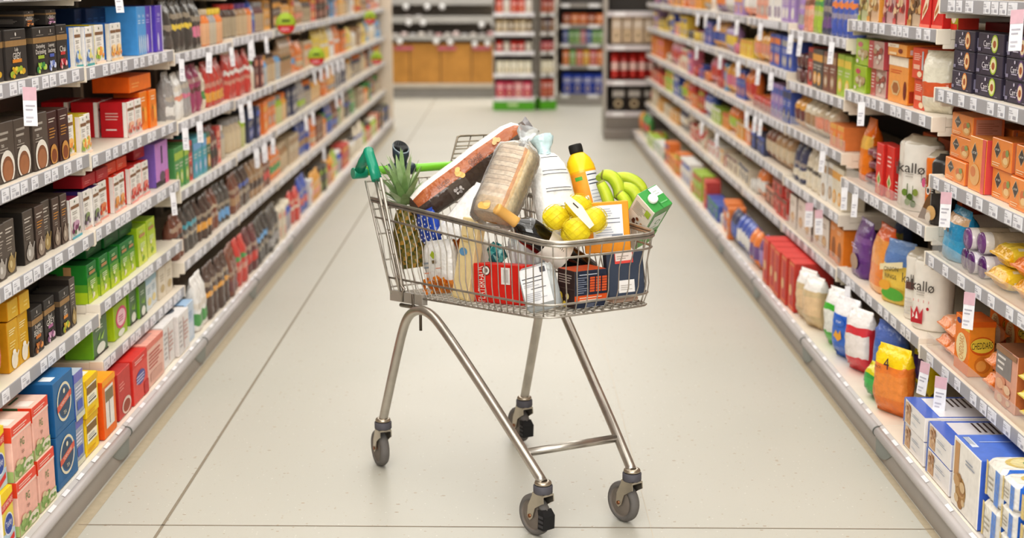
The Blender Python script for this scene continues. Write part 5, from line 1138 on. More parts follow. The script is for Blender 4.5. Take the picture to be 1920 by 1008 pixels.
for v, hgt in ((.93, 1), (.74, 2), (.69, 2), (.5, 2), (.46, 2), (.25, 1), (.2, 1), (.1, 1)):
    pts = []
    for q in range(n + 1):
        a = -PI / 2 - .55 + 1.2 * q / n * (1 if hgt > 1 else .8); kk = [1.06, 1.05, 1.0, .8][0 if v < .5 else 1 if v < .7 else 2 if v < .9 else 3]
        p = Vector((math.copysign(abs(math.cos(a)) ** (2 / 2.6), math.cos(a)) * .0628 * kk, math.copysign(abs(math.sin(a)) ** (2 / 2.6), math.sin(a)) * .0440 * kk - .0012, v * hh)); pts.append([M @ p, M @ (p + Vector((0, 0, .0022)))])
    m.loft(pts, '#4a4a4e', 'card', closed=False, cap0=False, cap1=False)
it.part(m, 'bag_body')

# orange juice bottle
c0, c1 = at_y(1118, 432, 4.36), at_y(1077, 270, 4.42); ax = (c1 - c0).normalized(); hh = (c1 - c0).length; M = frame(c0, (1, .2, 0), ax)
it = Item('juice_bottle', 'clear bottle of orange juice with black cap and orange label', 'bottle', c0)
k = hh / .27; R_ = .046
m = MB(); m.M = M; m.lathe([(R_ * .9, 0), (R_, .008 * k), (R_, .185 * k), (R_ * .97, .20 * k), (R_ * .82, .222 * k), (R_ * .55, .238 * k), (R_ * .42, .243 * k), (R_ * .40, .252 * k)], lambda i, j: '#fccf20' if i > 1 else '#f8b428', 'gloss', 28); it.part(m, 'bottle_body')
m = MB(); m.M = M
def lb(i, j):
    a = (360 * (j + .5) / 36) % 360
    return '#e9ecf2' if 266 < a < 342 else '#f6a436'
m.lathe([(R_ * 1.012, .03 * k), (R_ * 1.012, .178 * k)], lb, 'card', 36, caps=False)
zs = 0
F = lambda a0, a1, z0, z1, c, rr=1.02: m.loft([[(math.cos(math.radians(a0 + (a1 - a0) * q / 4)) * R_ * rr, math.sin(math.radians(a0 + (a1 - a0) * q / 4)) * R_ * rr, z) for q in range(5)] for z in (z0 * k, z1 * k)], c, 'card', closed=False, cap0=False, cap1=False)
for z in (.166, .148, .137): F(272, 326, z, z + .0035, '#4a5068')
for q in range(7): F(274, 326 - (q % 3) * 6, .05 + q * .011, .0525 + q * .011, '#a9b0c4')
F(222, 252, .155, .167, '#5fae4a'); F(246, 260, .06, .105, '#eef0f4')
for q in range(3): F(249, 257, .064 + q * .012, .072 + q * .012, '#6a7aa8', 1.025)
it.part(m, 'label')
m = MB(); m.M = M; m.lathe([(R_ * .46, .243 * k), (R_ * .48, .247 * k), (R_ * .48, .266 * k), (R_ * .43, .271 * k)], '#2b2927', 'matte', 24); it.part(m, 'cap')

# bananas
bs = Item('banana_bunch', 'bunch of green-yellow bananas beside the juice bottle', 'bananas', at_y(1150, 392, 4.30))
for k, (pix, yy, rr) in enumerate((([(1124, 340), (1135, 362), (1142, 385), (1143, 410)], 4.28, .019), ([(1128, 326), (1148, 332), (1160, 352), (1160, 376)], 4.31, .021), ([(1150, 332), (1176, 333), (1198, 345), (1210, 362)], 4.40, .019), ([(1162, 350), (1184, 356), (1196, 376), (1196, 402)], 4.30, .021), ([(1160, 362), (1172, 376), (1178, 398), (1176, 416)], 4.26, .019))):
    P = [at_y(a, b, yy - .01 * i) for i, (a, b) in enumerate(pix)]; q = []
    for i in range(13):
        t = i / 12 * 3; i0 = min(int(t), 2); f = t - i0; p0, p1, p2, p3 = P[max(i0 - 1, 0)], P[i0], P[i0 + 1], P[min(i0 + 2, 3)]
        q.append(.5 * ((2 * p1) + (p2 - p0) * f + (2 * p0 - 5 * p1 + 4 * p2 - p3) * f * f + (3 * p1 - p0 - 3 * p2 + p3) * f ** 3))
    rad = [rr * (.28 + .72 * min(1, math.sin(PI * min(1, (.10 + .82 * i / 12))) ** .5)) for i in range(13)]; rad[-1] = rr * .25
    m = MB(); m.tube(q, rad, lambda i, j: mixc('#c3d03e', '#9fbe34', .5 + .5 * math.sin(j * 1.26)) if 0 < i < 11 else '#8a8a40', 'skin', 10); bs.part(m, 'banana')
m = MB(); m.tube([at_y(1122, 334, 4.31), at_y(1132, 325, 4.34), at_y(1150, 332, 4.38)], .011, '#9fb53a', 'skin', 8); bs.part(m, 'stalk')

# green and cream drink carton
RGT, UPC, TWD = Vector((1, 0, 0)), Vector((0, SP, CP)), Vector((0, -CP, SP))
upv = (RGT * .26 + UPC * .55 + TWD * .79).normalized(); ex = RGT * .84 + UPC * .45 - TWD * .59; ex = (ex - upv * ex.dot(upv)).normalized(); ey = upv.cross(ex)
cw, ch = .079, .19
top = at_y(1229, 371, 4.00); o = top - upv * ch
it = Item('drink_carton', 'green and cream drink carton with white screw cap leaning at the nose of the trolley', 'carton', o)
M = Matrix(((ex.x, ey.x, upv.x, o.x), (ex.y, ey.y, upv.y, o.y), (ex.z, ey.z, upv.z, o.z), (0, 0, 0, 1)))
m = MB(); m.M = M; m.box((-cw / 2, -cw / 2, 0), (cw / 2, cw / 2, ch), {'f': '#5f9a58', 'r': '#5f9a58', 'l': '#e9e3d6', 'k': '#5f9a58', 't': '#3f9648'}, 'gloss', .002); m.M = None
o_ = lambda p: M @ Vector(p)
F = Face(m, o_((-cw / 2, cw / 2, 0)), -ey, upv, cw, ch, 'card'); F.L(.12, .68, .75, .92, 8, '#a39c90').R(.68, .80, .92, .93, '#a8c04a').B(.3, .36, .9, .62, 12, ['#5a3424', '#7a4a30', '#c8a078'], .07, .03).L(.1, .1, .8, .3, 3, '#b5aea2')
F = Face(m, o_((-cw / 2, -cw / 2, 0)), ex, upv, cw, ch, 'card'); F.R(.2, .45, .85, .84, '#e6ebe4').E(.6, .62, .14, .06, '#7aa07a').E(.6, .62, .09, .04, '#e6ebe4').L(.28, .5, .7, .54, 1, '#8aa08a').R(0, 0, 1, .3, '#7ab06a')
F = Face(m, o_((-cw / 2, -cw / 2, ch)), ex, ey, cw, cw, 'card'); F.R(.52, .55, .98, .95, '#e9ece8').R(.5, 0, .525, 1, '#2f7a3a').L(.6, .62, .9, .85, 2, '#b0b8b0').R(.55, .2, .9, .26, '#6ab070')
it.part(m, 'carton_body')
m = MB(); m.M = M; m.lathe([(.014, 0), (.0155, .002), (.0155, .011), (.0125, .014)], '#f2f1ee', 'gloss', 22, (-.012, .0, ch)); it.part(m, 'screw_cap')

# lemons in a net
LEM = [(1043, 408, 4.06), (1081, 431, 3.98), (1113, 412, 4.00), (1084, 388, 4.06), (1064, 436, 4.07)]
for k, (a, b, yy) in enumerate(LEM):
    c = at_y(a, b, yy); r = random.Random(k); d = Vector((r.uniform(-1, 1), r.uniform(-.4, .4), r.uniform(-.5, .5))).normalized(); R_ = .0365
    m = MB(); m.lathe([(.0001, -R_ * 1.16), (R_ * .18, -R_ * 1.12), (R_ * .42, -R_ * .92), (R_ * .75, -R_ * .62), (R_ * .95, -R_ * .28), (R_, 0), (R_ * .95, R_ * .3), (R_ * .75, R_ * .64), (R_ * .4, R_ * .93), (R_ * .12, R_ * 1.08), (.0001, R_ * 1.1)], '#ecd62c', 'skin', 18, c, d, caps=False)
    single('lemon', ('lemon at the near end of the net', 'lemon at the front of the net beside the white tag', 'lemon nearest the orange carton in the net', 'uppermost lemon in the net behind the tag', 'lowest lemon in the net behind the wine bottle')[k], 'lemon', m, 'lemons in the net bag')
nb = Item('net_bag', 'yellow net bag around the lemons with a white paper tag', 'net bag', at_y(1080, 415, 4.03))
m = MB()
for a, b, yy in LEM[:4]:
    c = at_y(a, b, yy); R_ = .0405
    for k in range(11):
        for sg in (-1, 1):
            pts = []
            for q in range(11):
                t = -1.25 + 2.5 * q / 10; an = 2 * PI * k / 11 + sg * t * .9; pts.append(c + Vector((math.sin(t) * R_ * 1.02, math.cos(t) * math.cos(an) * R_, math.cos(t) * math.sin(an) * R_)))
            m.tube(pts, .0006, '#e3cf3a', 'matte', 3, cap=False)
nb.part(m, 'netting')
m = MB(); a0, a1, a2 = at_y(1056, 366, 4.00), at_y(1084, 392, 3.955), at_y(1110, 425, 3.945); w_ = Vector((.0125, .0, .011))
m.loft([[a0 - w_ * .5, a0 + w_ * .6], [a1 - w_ * .9, a1 + w_ * .9], [a2 - w_ * .5, a2 + w_ * .5]], '#ece3cf', 'card', closed=False, cap0=False, cap1=False)
s0, s1 = a0.lerp(a1, .62), a0.lerp(a1, .98); v_ = Vector((-.001, -.002, .001)); m.poly([s0 + v_ + w_ * .1, s1 + v_ + w_ * .1, s1 + v_ + w_ * .3, s0 + v_ + w_ * .3], '#3a342c'); nb.part(m, 'paper_tag')

# wine bottle lying on top of the near corner
c0, c1 = at_y(1106, 516, 4.06), at_y(932, 391, 4.0); ax = (c1 - c0).normalized(); hh = (c1 - c0).length; M = frame(c0, (0, 0, 1), ax); k = hh / .31; R_ = .043
it = Item('wine_bottle', 'dark wine bottle with gold neck foil and cream label lying at the near nose corner', 'bottle', c0)
m = MB(); m.M = M; m.lathe([(.02, .004), (R_ * .92, 0), (R_, .006), (R_, .196 * k), (R_ * .98, .208 * k), (R_ * .88, .222 * k), (R_ * .66, .235 * k), (R_ * .46, .243 * k), (.0145, .254 * k), (.014, .30 * k)], '#171412', 'glassy', 32); it.part(m, 'bottle_body')
m = MB(); m.M = M; m.lathe([(.0185, .243 * k), (.0165, .255 * k), (.0158, .305 * k), (.0168, .306 * k), (.0168, .313 * k), (.014, .316 * k)], '#d9a860', 'paint', 24); it.part(m, 'neck_foil')
m = MB(); nn = 24; vd = (Vector((0, 0, 1.6)) - c0.lerp(c1, .4)).normalized(); Mi = M.inverted().to_3x3(); dv = Mi @ vd; a0 = math.atan2(dv.y, dv.x)
def arc(z, sp, rr): return [M @ Vector((math.cos(a0 + sp * (q / nn - .5)) * R_ * rr, math.sin(a0 + sp * (q / nn - .5)) * R_ * rr, z)) for q in range(nn + 1)]
m.loft([arc(.085 * k, 2.9, 1.012), arc(.158 * k, 2.9, 1.012)], '#ebe4da', 'card', closed=False, cap0=False, cap1=False)
for q in range(6):
    z0 = .108 * k + q * .006
    m.loft([[M @ Vector((math.cos(a0 + .25 + dz) * R_ * 1.02, math.sin(a0 + .25 + dz) * R_ * 1.02, z0 + zz)) for dz in (0, .1 + .08 * (q % 2))] for zz in (0, .002)], '#6a625a', 'card', closed=False, cap0=False, cap1=False)
it.part(m, 'label')

# a box seen through the wires: o = lower front corner, e = along the front, g = up, depth away
def crate(name, label, cat, o, e, g, w, d, h, cols, art=None, sart=None, mat='card', tart=None, left=False):
    e = Vector(e).normalized(); g = Vector(g); g = (g - e * g.dot(e)).normalized(); f = g.cross(e)
    o = Vector(o); M = Matrix(((e.x, f.x, g.x, o.x), (e.y, f.y, g.y, o.y), (e.z, f.z, g.z, o.z), (0, 0, 0, 1)))
    m = MB(); m.M = M; m.box((0, 0, 0), (w, d, h), cols, mat, .002); m.M = None
    if art: art(Face(m, o, e, g, w, h, mat))
    if sart: sart(Face(m, o + f * d, -f, g, d, h, mat)); sart(Face(m, o + e * w, f, g, d, h, mat))
    if tart: tart(Face(m, o + g * h, e, f, w, d, mat))
    return single(name, label, cat, m)
def a_flat(F):
    F.T('FLATBREADS', .17, .48, .15, '#f6e6da', .92, vert=True); F.E(.27, .83, .085, .13, '#3a322c', 18); F.E(.27, .83, .07, .11, '#f2ece4', 18); F.E(.27, .83, .04, .06, '#8a8078', 12)
    F.R(.58, .5, .76, .93, '#ece8e4'); F.R(.63, .55, .72, .88, '#c8c2c0'); F.R(.0, .0, 1, .02, '#b8201c'); F.R(.245, .2, .255, .66, '#f6d8cc')
q0, q1 = at_y(889, 579, 4.20), at_y(979, 588, 4.03)
crate('flatbread_box', 'bright red flatbread carton standing against the near side wires', 'carton', q0, q1 - q0, (.03, .06, 1), (q1 - q0).length * 1.02, .06, .116, '#dc2f24', a_flat)
# orange carton with nutrition panel
q0, q1 = at_y(1108, 476, 4.10), at_y(1192, 470, 4.10)
def a_or(F): F.R(.2, .30, .86, .94, '#eceef2'); F.R(.26, .66, .8, .675, '#5a6070'); F.R(.26, .58, .8, .595, '#5a6070'); F.L(.26, .34, .8, .54, 4, '#b5bac6'); F.L(.26, .72, .8, .9, 4, '#b5bac6'); F.R(.6, .32, .84, .36, '#8d93a0')
crate('orange_carton', 'orange carton with white nutrition panel standing behind the lemons', 'carton', q0, q1 - q0, (-.06, .10, 1), .134, .03, .148, '#ee9a24', a_or)
# navy carton with orange table of figures; navy pack; dark pack behind
q0, q1 = at_y(1077, 585, 3.945), at_y(1139, 577, 4.01)
def a_nav(F):
    F.R(0, .17, 1, .34, '#dc5f2c'); F.L(.15, .2, .85, .32, 2, '#f6d0b8'); F.L(.08, .4, .4, .86, 8, '#8d94a6')
    for i in range(3):
        for j in range(6): F.R(.45 + i * .18, .42 + j * .07, .60 + i * .18, .475 + j * .07, '#d9643a')
    F.L(.1, .89, .8, .95, 1, '#c8ccd6'); F.L(.3, .03, .7, .14, 4, '#8d94a6')
crate('printed_box', 'navy carton with orange band and orange table of figures at the nose', 'carton', q0, q1 - q0, (.0, .03, 1), .115, .085, .108, {'f': '#333a4c', 'l': '#3a2c2a', 'r': '#333a4c', 'k': '#333a4c', 't': '#c8542c'}, a_nav, lambda F: F.L(.1, .65, .9, .92, 4, '#a89a92').B(.2, .05, .7, .4, 6, ['#e8c84a', '#d8a860', '#e0d08a'], .12, .12).R(0, .5, 1, .52, '#5a4a44'))
q0, q1 = at_y(1142, 560, 4.02), at_y(1212, 552, 4.05)
crate('navy_carton', 'navy carton with white label and red price sticker at the nose', 'carton', q0, q1 - q0, (-.10, .08, 1), .112, .035, .13, '#3f4757', lambda F: F.R(.28, .10, .72, .38, '#ece8e4').L(.34, .16, .66, .3, 3, '#c0b8b0').R(.22, .76, .72, 1, '#e0544c').R(.24, .82, .7, 1, '#e6d8d0').L(.28, .86, .66, .96, 2, '#b0a098'))
q0 = at_y(1182, 545, 4.085)
crate('red_carton', 'small red carton behind the navy carton with the white label', 'carton', q0, (.95, .2, 0), (0, .1, 1), .034, .02, .11, '#d8342c', None)
# clear pack with white label
q0, q1 = at_y(982, 590, 3.955), at_y(1045, 572, 3.925)
o = q0; e = (q1 - q0).normalized(); M = frame(o, e, (-.22, .28, .9)); it = Item('clear_pack', 'clear plastic pack with a white printed label near the red carton', 'pack', o)
m = MB(); m.M = M; r = random.Random(8); m.loft([ring(.105 * a, .05 * b, z, 18, 3, .035, .002, r) for z, a, b in ((0, .8, .5), (.01, 1, .9), (.04, 1.05, 1), (.08, 1.05, 1), (.115, 1, .9), (.13, .85, .5))], '#ffffff', 'milky'); 
for i, v in enumerate(m.v): m.v[i] = v + e * .055
it.part(m, 'clear_tray')
m = MB(); F = Face(m, M @ Vector((.012, .0055, .02)), M.col[0].xyz, M.col[2].xyz, .085, .105, 'card'); F.R(0, 0, 1, 1, '#ecebec').R(.05, .72, .8, .745, '#3a3a40').R(.05, .62, .8, .64, '#3a3a40').R(.3, .42, .85, .44, '#4a4a50').R(.75, .82, .95, .97, '#55555c').L(.08, .1, .85, .36, 5, '#b8b8be').L(.08, .5, .7, .6, 2, '#b8b8be'); it.part(m, 'label')
# bags in the near rear corner
def pbag(name, label, cat, o, e, up, w, h, d, cf, n=18, jit=.003, art=None, mat='film', seed=1):
    M = frame(o, e, up); m = bagmesh(w, h, d, PILLOW, cf, mat, n, 2.8, jit, seed, M)
    if art: m.M = None; art(Face(m, M @ Vector((-w / 2, -.002, 0)), M.col[0].xyz, M.col[2].xyz, w, h, 'gloss'))
    return single(name, label, cat, m)
chk = ['#dc7a24', '#e88a2c', '#c8661a', '#ea9a3c']
pbag('snack_bag', 'white bag with orange chunks showing, lying in the near rear of the trolley', 'bag', at_y(822, 552, 4.36), (.62, -.76, .0), (-.14, .16, 1), .155, .17, .06, lambda v, fr, j: ('#d88a3c' if v < .30 else '#e9e6e2') if fr else '#e2ddd6', seed=2,
     art=lambda F: F.E(.52, .74, .1, .08, '#a8b83a', 4).R(.46, .58, .6, .64, '#7a6a50').L(.12, .5, .42, .66, 2, '#8a9098').L(.12, .4, .4, .46, 1, '#e0a088').L(.55, .48, .8, .52, 1, '#e0a088').B(.06, .04, .94, .33, 60, chk, .04, .032))
pbag('orange_snack_bag', 'clear and white bag of orange pieces behind the white bag with green leaf mark', 'bag', at_y(858, 522, 4.33), (.62, -.76, .0), (.05, .22, 1), .12, .155, .055, lambda v, fr, j: (chk[(j * 5 + int(v * 30)) % 4] if (j % 9) > 3 else '#c9b09a') if v > .3 else '#e6e0dc', seed=4,
     art=lambda F: F.Q([(.1, .3), (.35, .2), (.3, .4), (.15, .45)], '#6aa83a').R(.4, .2, .7, .36, '#e4e0ea'))
r9 = random.Random(9)
pbag('blue_dotted_bag', 'royal blue bag with white dots near the pineapple', 'bag', at_y(805, 458, 4.44), (.62, -.72, -.2), (-.32, .3, 1), .095, .11, .04, lambda v, fr, j: '#2d4fae', seed=6,
     art=lambda F: [F.E(.12 + .19 * (i % 5) + .09 * ((i // 5) % 2), .1 + .12 * (i // 5), .035, .028, '#e6eaf4', 8) for i in range(35)])
# cream paper and card behind
q0 = at_y(846, 570, 4.30)
crate('cream_carton', 'tall cream card pack standing between the orange bags and the red carton', 'carton', q0, (.60, -.80, 0), (.16, .1, 1), .085, .03, .25, '#e8d2a0', lambda F: F.R(.0, .0, 1, .02, '#d8bf88').E(.35, .58, .25, .05, '#6a9ac0').L(.2, .7, .7, .8, 3, '#d0b478'))
# white sheet-like bag under the long bag
q0, q1 = at_y(832, 442, 4.33), at_y(905, 352, 4.40)
M = frame(q0, (.80, -.50, .25), q1 - q0); m = bagmesh(.12, (q1 - q0).length * 1.05, .03, PILLOW, lambda v, fr, j: '#eceae8', 'film', 16, 2.8, .002, 3, M); single('white_carrier_bag', 'plain white film bag lying under the long brown bread bag', 'bag', m)
# teal foil and its bag
q0 = at_y(932, 497, 4.16); it = Item('foil_topped_bag', 'white film bag gathered with crumpled teal foil above the red carton', 'bag', q0)
m = MB(); r = random.Random(12); M = frame(q0, (.7, -.6, 0), (-.05, .05, 1)); m.M = M
m.loft([ring(.062 * a, .036 * a, z, 16, 2, 0, .007, r) for z, a in ((0, .35), (.012, .8), (.03, 1.05), (.048, .95), (.062, .55), (.068, .2))], lambda i, j: ('#2f8f92', '#5fb8b4', '#1f6f78', '#8fd0c8')[(i * 3 + j) % 4], 'film'); it.part(m, 'teal_foil')
m = MB(); m.M = frame(at_y(908, 500, 4.22), (.7, -.6, 0), (-.1, .1, 1)); m.loft([ring(.075 * a, .036 * a, z, 16, 2.4, .0, .003, r) for z, a in ((0, .4), (.01, .9), (.04, 1), (.07, .8), (.085, .3))], '#e8e2dc', 'film'); it.part(m, 'white_bag')
# pale film tray behind wine bottle and small egg box at the nose floor
q0 = at_y(985, 505, 4.17); M = frame(q0, (.75, -.5, 0), (-.15, .2, 1)); m = bagmesh(.12, .10, .04, PILLOW, lambda v, fr, j: '#d5d6d6', 'milky', 18, 2.6, .003, 7, M); single('clear_bag', 'cloudy clear plastic bag under the neck of the wine bottle', 'bag', m)
q0 = at_y(1150, 574, 4.075)
m = MB(); M = frame(q0, (.87, .49, 0), (0, 0, 1)); m.M = M
m.box((0, 0, 0), (.09, .06, .012), '#d8b8a4', 'matte', .003); single('pink_tray', 'flat salmon-pink tray on the wire floor at the nose', 'tray', m)
# settle each thing so that it rests clear of its neighbours and of the wires
SETTLE = {'printed_box': (0.0, 0.002, 0.008), 'navy_carton': (0.001, 0.01, -0.002), 'red_carton': (-0.003, -0.029, 0.006), 'pink_tray': (0.0, 0.002, 0.008), 'flatbread_box': (0.0, 0.005, 0.023), 'clear_pack': (-0.0, -0.01, 0.002), 'cream_carton': (0.0, 0.005, 0.024), 'snack_bag': (-0.001, 0.01, -0.002), 'orange_snack_bag': (-0.002, 0.059, -0.011), 'pineapple': (0.019, -0.038, 0.014), 'blue_dotted_bag': (-0.001, 0.01, -0.002), 'wine_bottle': (0.001, 0.069, -0.012), 'lemon.002': (0.002, 0.03, -0.005), 'lemon.003': (0.001, 0.03, -0.005), 'lemon.004': (0.016, 0.01, -0.002), 'orange_carton': (-0.015, 0.01, -0.002), 'drink_carton': (0.012, 0.128, -0.021), 'banana_bunch': (0.004, 0.049, -0.007), 'juice_bottle': (0.006, 0.109, -0.015), 'foil_topped_bag': (-0.002, 0.108, -0.021), 'white_paper_bag': (0.002, 0.059, -0.008), 'bread_bag': (-0.002, 0.07, -0.001), 'white_carrier_bag': (-0.001, 0.041, 0.002)}
for k_, v_ in SETTLE.items():
    if k_ in bpy.data.objects: bpy.data.objects[k_].location += Vector(v_)
# ------------------------------------------------------------------ the hall
m = MB(); m.poly([(-6, -2, 0), (6, -2, 0), (6, 26, 0), (-6, 26, 0)], '#ffffff', 'floor'); tag(m.build('floor'), 'pale speckled floor tiles', kind='structure')
def joint(x0, y0, x1, y1, w, c='#8d8377'):
    a, b = Vector((x0, y0, .0009)), Vector((x1, y1, .0009)); d = (b - a).normalized(); s = Vector((-d.y, d.x, 0)) * w / 2
    m = MB(); m.poly([a - s, b - s, b + s, a + s], c, 'matte'); return m.build('trim_1')
jl = [(-1.045, 2.5, -1.045, 21.6, .010, '#8f8575'), (.42, 3.0, .42, 21.6, .0016, '#cfc4b2'), (-1.3, 4.045, 1.3, 4.005, .005, '#8f8170'), (-3, 16.2, 3, 16.2, .008, '#b5a998'), (-3, 18.4, 3, 18.4, .006, '#c0b4a2')]
for j in jl: tag(joint(*j), kind='structure')
for nm, xa, xb, y1_ in (('trim_2', -1.312, -1.272, 15.9), ('trim_3', 1.238, 1.262, 14.6)):   # matte tan strip on the floor along the shelving
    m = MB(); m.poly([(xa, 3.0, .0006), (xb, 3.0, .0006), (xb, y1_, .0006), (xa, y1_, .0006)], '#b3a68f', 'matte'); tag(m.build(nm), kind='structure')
m = MB(); m.poly([(-6, 26, 3.6), (6, 26, 3.6), (6, -2, 3.6), (-6, -2, 3.6)], '#ffffff', 'ceil'); tag(m.build('ceiling'), kind='structure')
for nm, pts in (('wall_back', [(-6, 25, 0), (6, 25, 0), (6, 25, 3.6), (-6, 25, 3.6)]), ('wall_left', [(-6, -2, 0), (-6, 26, 0), (-6, 26, 3.6), (-6, -2, 3.6)]), ('wall_right', [(6, 26, 0), (6, -2, 0), (6, -2, 3.6), (6, 26, 3.6)])):
    m = MB(); m.poly(pts, '#ffffff', 'wallp'); tag(m.build(nm), kind='structure')
# strip lights
first = None; k = 0
for x in (-.75, .75):
    for i in range(9):
        y = .6 + i * 2.6; k += 1
        if first is None:
            first = thing('ceiling_light', '', 'light', (x, y, 3.6)); m = MB(); m.box((-.1, -.8, -.05), (.1, .8, -.0005), '#e8e6e2', 'paint', .004); m.build('housing', first)
            m = MB(); m.box((-.085, -.78, -.062), (.085, .78, -.051), '#ffffff', 'lamp', .004); m.build('diffuser', first); o = first
        else: o = copy_tree(first)
        o.location = (x, y, 3.6); tag(o, f'long white fluorescent ceiling light, {NTH[i]} of nine in the {"left" if x < 0 else "right"} row', 'light', 'ceiling strip lights')

# end panel of the left shelving
m = MB(); m.box((-1.9, 15.94, 0), (-1.31, 15.99, 2.05), '#e3d5c4', 'paint', .006); tag(m.build('end_screen'), 'tall cream end screen closing the far end of the left shelving', 'screen')

# wooden produce counter at the back
def back(px, py, y): return at_y(px, py, y)
YB = 20.2
xl, xr = -3.2, -.12
ct = thing('display_counter', 'long oak-fronted display counter with grey shelves at the far end of the aisle', 'counter', (0, YB, 0))
def bpart(m, name, parent, o):
    for i, v in enumerate(m.v): m.v[i] = v - Vector(o)
    return m.build(name, parent)
O = (0, YB, 0)
m = MB(); m.box((xl, YB + .03, .0), (xr, YB + .5, .14), '#a9a5a2', 'paint', .004); bpart(m, 'plinth', ct, O)
m = MB(); m.box((xl, YB - .02, .14), (xr, YB + .04, .20), '#d8cdbf', 'paint', .004); bpart(m, 'lower_rail', ct, O)
w0 = -3.15
for i in range(7):
    m = MB(); x = w0 + i * .435; m.box((x, YB, .20), (x + .425, YB + .04, .76), shade('#d09850', (.95, 1.02, 1.0, .97)[i % 4]), 'wood', .004); bpart(m, 'oak_panel', ct, O)
m = MB(); m.box((xl, YB + .04, .2), (xr, YB + .5, .76), '#8a8078', 'paint', .004); bpart(m, 'carcass', ct, O)
for z, y0, h in ((.80, -.05, .06), (1.03, .12, .10), (1.28, .28, .10), (1.55, .42, .08)):
    m = MB(); m.box((xl, YB + y0, z), (xr, YB + .9, z + .035), '#a8a5a1', 'paint', .006); m.box((xl, YB + y0 - .02, z + .0), (xr, YB + y0, z + h), '#bab7b3', 'paint', .01); bpart(m, 'grey_shelf', ct, O)
m = MB(); m.box((xl, YB + .9, .0), (xr, YB + .95, 2.0), '#a89d90', 'paint'); bpart(m, 'back_panel', ct, O)
# round white price discs on the counter
for i, (px, py) in enumerate(((761, 13), (801, 13), (829, 13), (766, 43), (793, 43), (903, 47), (927, 47), (749, 78), (818, 78), (844, 80), (890, 83), (914, 82))):
    yy = YB + (.26 if py < 20 else .10 if py < 60 else -.07) - .004; p = at_y(px, py, yy)
    m = MB(); m.lathe([(.001, 0), (.042, 0), (.042, .004), (.001, .004)], '#f6f4f4', 'card', 20, (0, 0, 0), (0, -1, 0), caps=False); o = m.build('price_sign', None, p)
    tag(o, f'round white price disc, {NTH[i % 3 if py < 20 else (i - 3) if py < 60 else (i - 7)]} from the left on the {"top" if py < 20 else "middle" if py < 60 else "lowest"} counter shelf edge', 'price disc', 'round price discs on the oak counter')
# packs on the counter shelves
r = random.Random(31)
cols = ['#d8cfc8', '#e6d0cc', '#cfcac8', '#e2d8d0', '#b8b0ac', '#d8a8a8']; i = 0
fp = None
def cpack(x, y, z, w, h, c, lab, k):
    m = MB(); m.M = Matrix.Translation((0, 0, 0)); mm = bagmesh(w, .18, h, [(0, .9, .2), (.1, 1, .9), (.5, 1, 1), (.9, 1, .9), (1, .9, .2)], lambda v, fr, j: c if j % 5 else shade(c, .8), 'film', 12, 2.6, .004, k, Matrix.Rotation(-PI / 2, 4, 'X'))
    o = mm.build('produce_pack', None, (x, y, z + h), 0); tag(o, lab, 'produce pack', 'wrapped packs on the oak counter')
words_ = ['pale', 'pinkish', 'grey', 'cream', 'ash-grey', 'rose']
for z, y, x0, x1, n, nm in ((.842, YB + .06, -1.62, -.28, 12, 'lowest'), (1.07, YB + .2, -1.6, -1.15, 4, 'middle')):
    for q in range(n):
        c = q % 6; cpack(x0 + (x1 - x0) * q / (n - 1), y + r.uniform(0, .02), z, .10, r.uniform(.05, .08), cols[c], f'{words_[c]} wrapped produce pack, {NTH[q]} from the left on the {nm} counter shelf', q + int(z * 10))
# pink promotional strips under the lowest shelf
for i, px in enumerate((757, 838, 903)):
    p = at_y(px, 90, YB - .03); m = MB(); m.box((-.13, -.003, -.03), (.13, 0, .02), '#d8788a', 'card', .001); o = m.build('promotion_strip', None, p); tag(o, f'pink promotional strip, {NTH[i]} from the left above the oak panels', 'sign')

# angled promotional stand in front of the counter
def stand(name, label, x0, x1, y, depth, shelves, base_c, back_c, rz=0, top=2.0, lipc='#e6e2e6'):
    cx = (x0 + x1) / 2; w = x1 - x0
    t = thing(name, label, 'display stand', (cx, y, 0), rz)
    m = MB(); m.box((-w / 2, .0, .0), (w / 2, depth, shelves[0] - .02), base_c, 'paint', .006); m.build('base', t)
    m = MB(); m.box((-w / 2, depth - .02, shelves[0]), (w / 2, depth, top), back_c, 'paint'); m.build('back_panel', t)
    for s in (-1, 1):
        m = MB(); m.box((s * w / 2 - .02 * (s > 0), .06, shelves[0]), (s * w / 2 + .02 * (s < 0), depth - .021, top), '#b0a9a1', 'paint', .003); m.build('side_panel', t)
    for z in shelves:
        m = MB(); m.box((-w / 2 + .022, .02, z - .02), (w / 2 - .022, depth - .022, z), '#cfc9c2', 'paint', .002); m.box((-w / 2 + .004, -.004, z - .05), (w / 2 - .004, .018, z + .006), lipc, 'paint', .003)
        f = Face(m, (-w / 2, -.004, z - .05), (1, 0, 0), (0, 0, 1), w, .056, 'paint'); f.R(.1, .1, .25, .9, '#f6f4f6'); f.R(.6, .1, .8, .9, '#f4f2f4'); m.build('shelf', t)
    return t
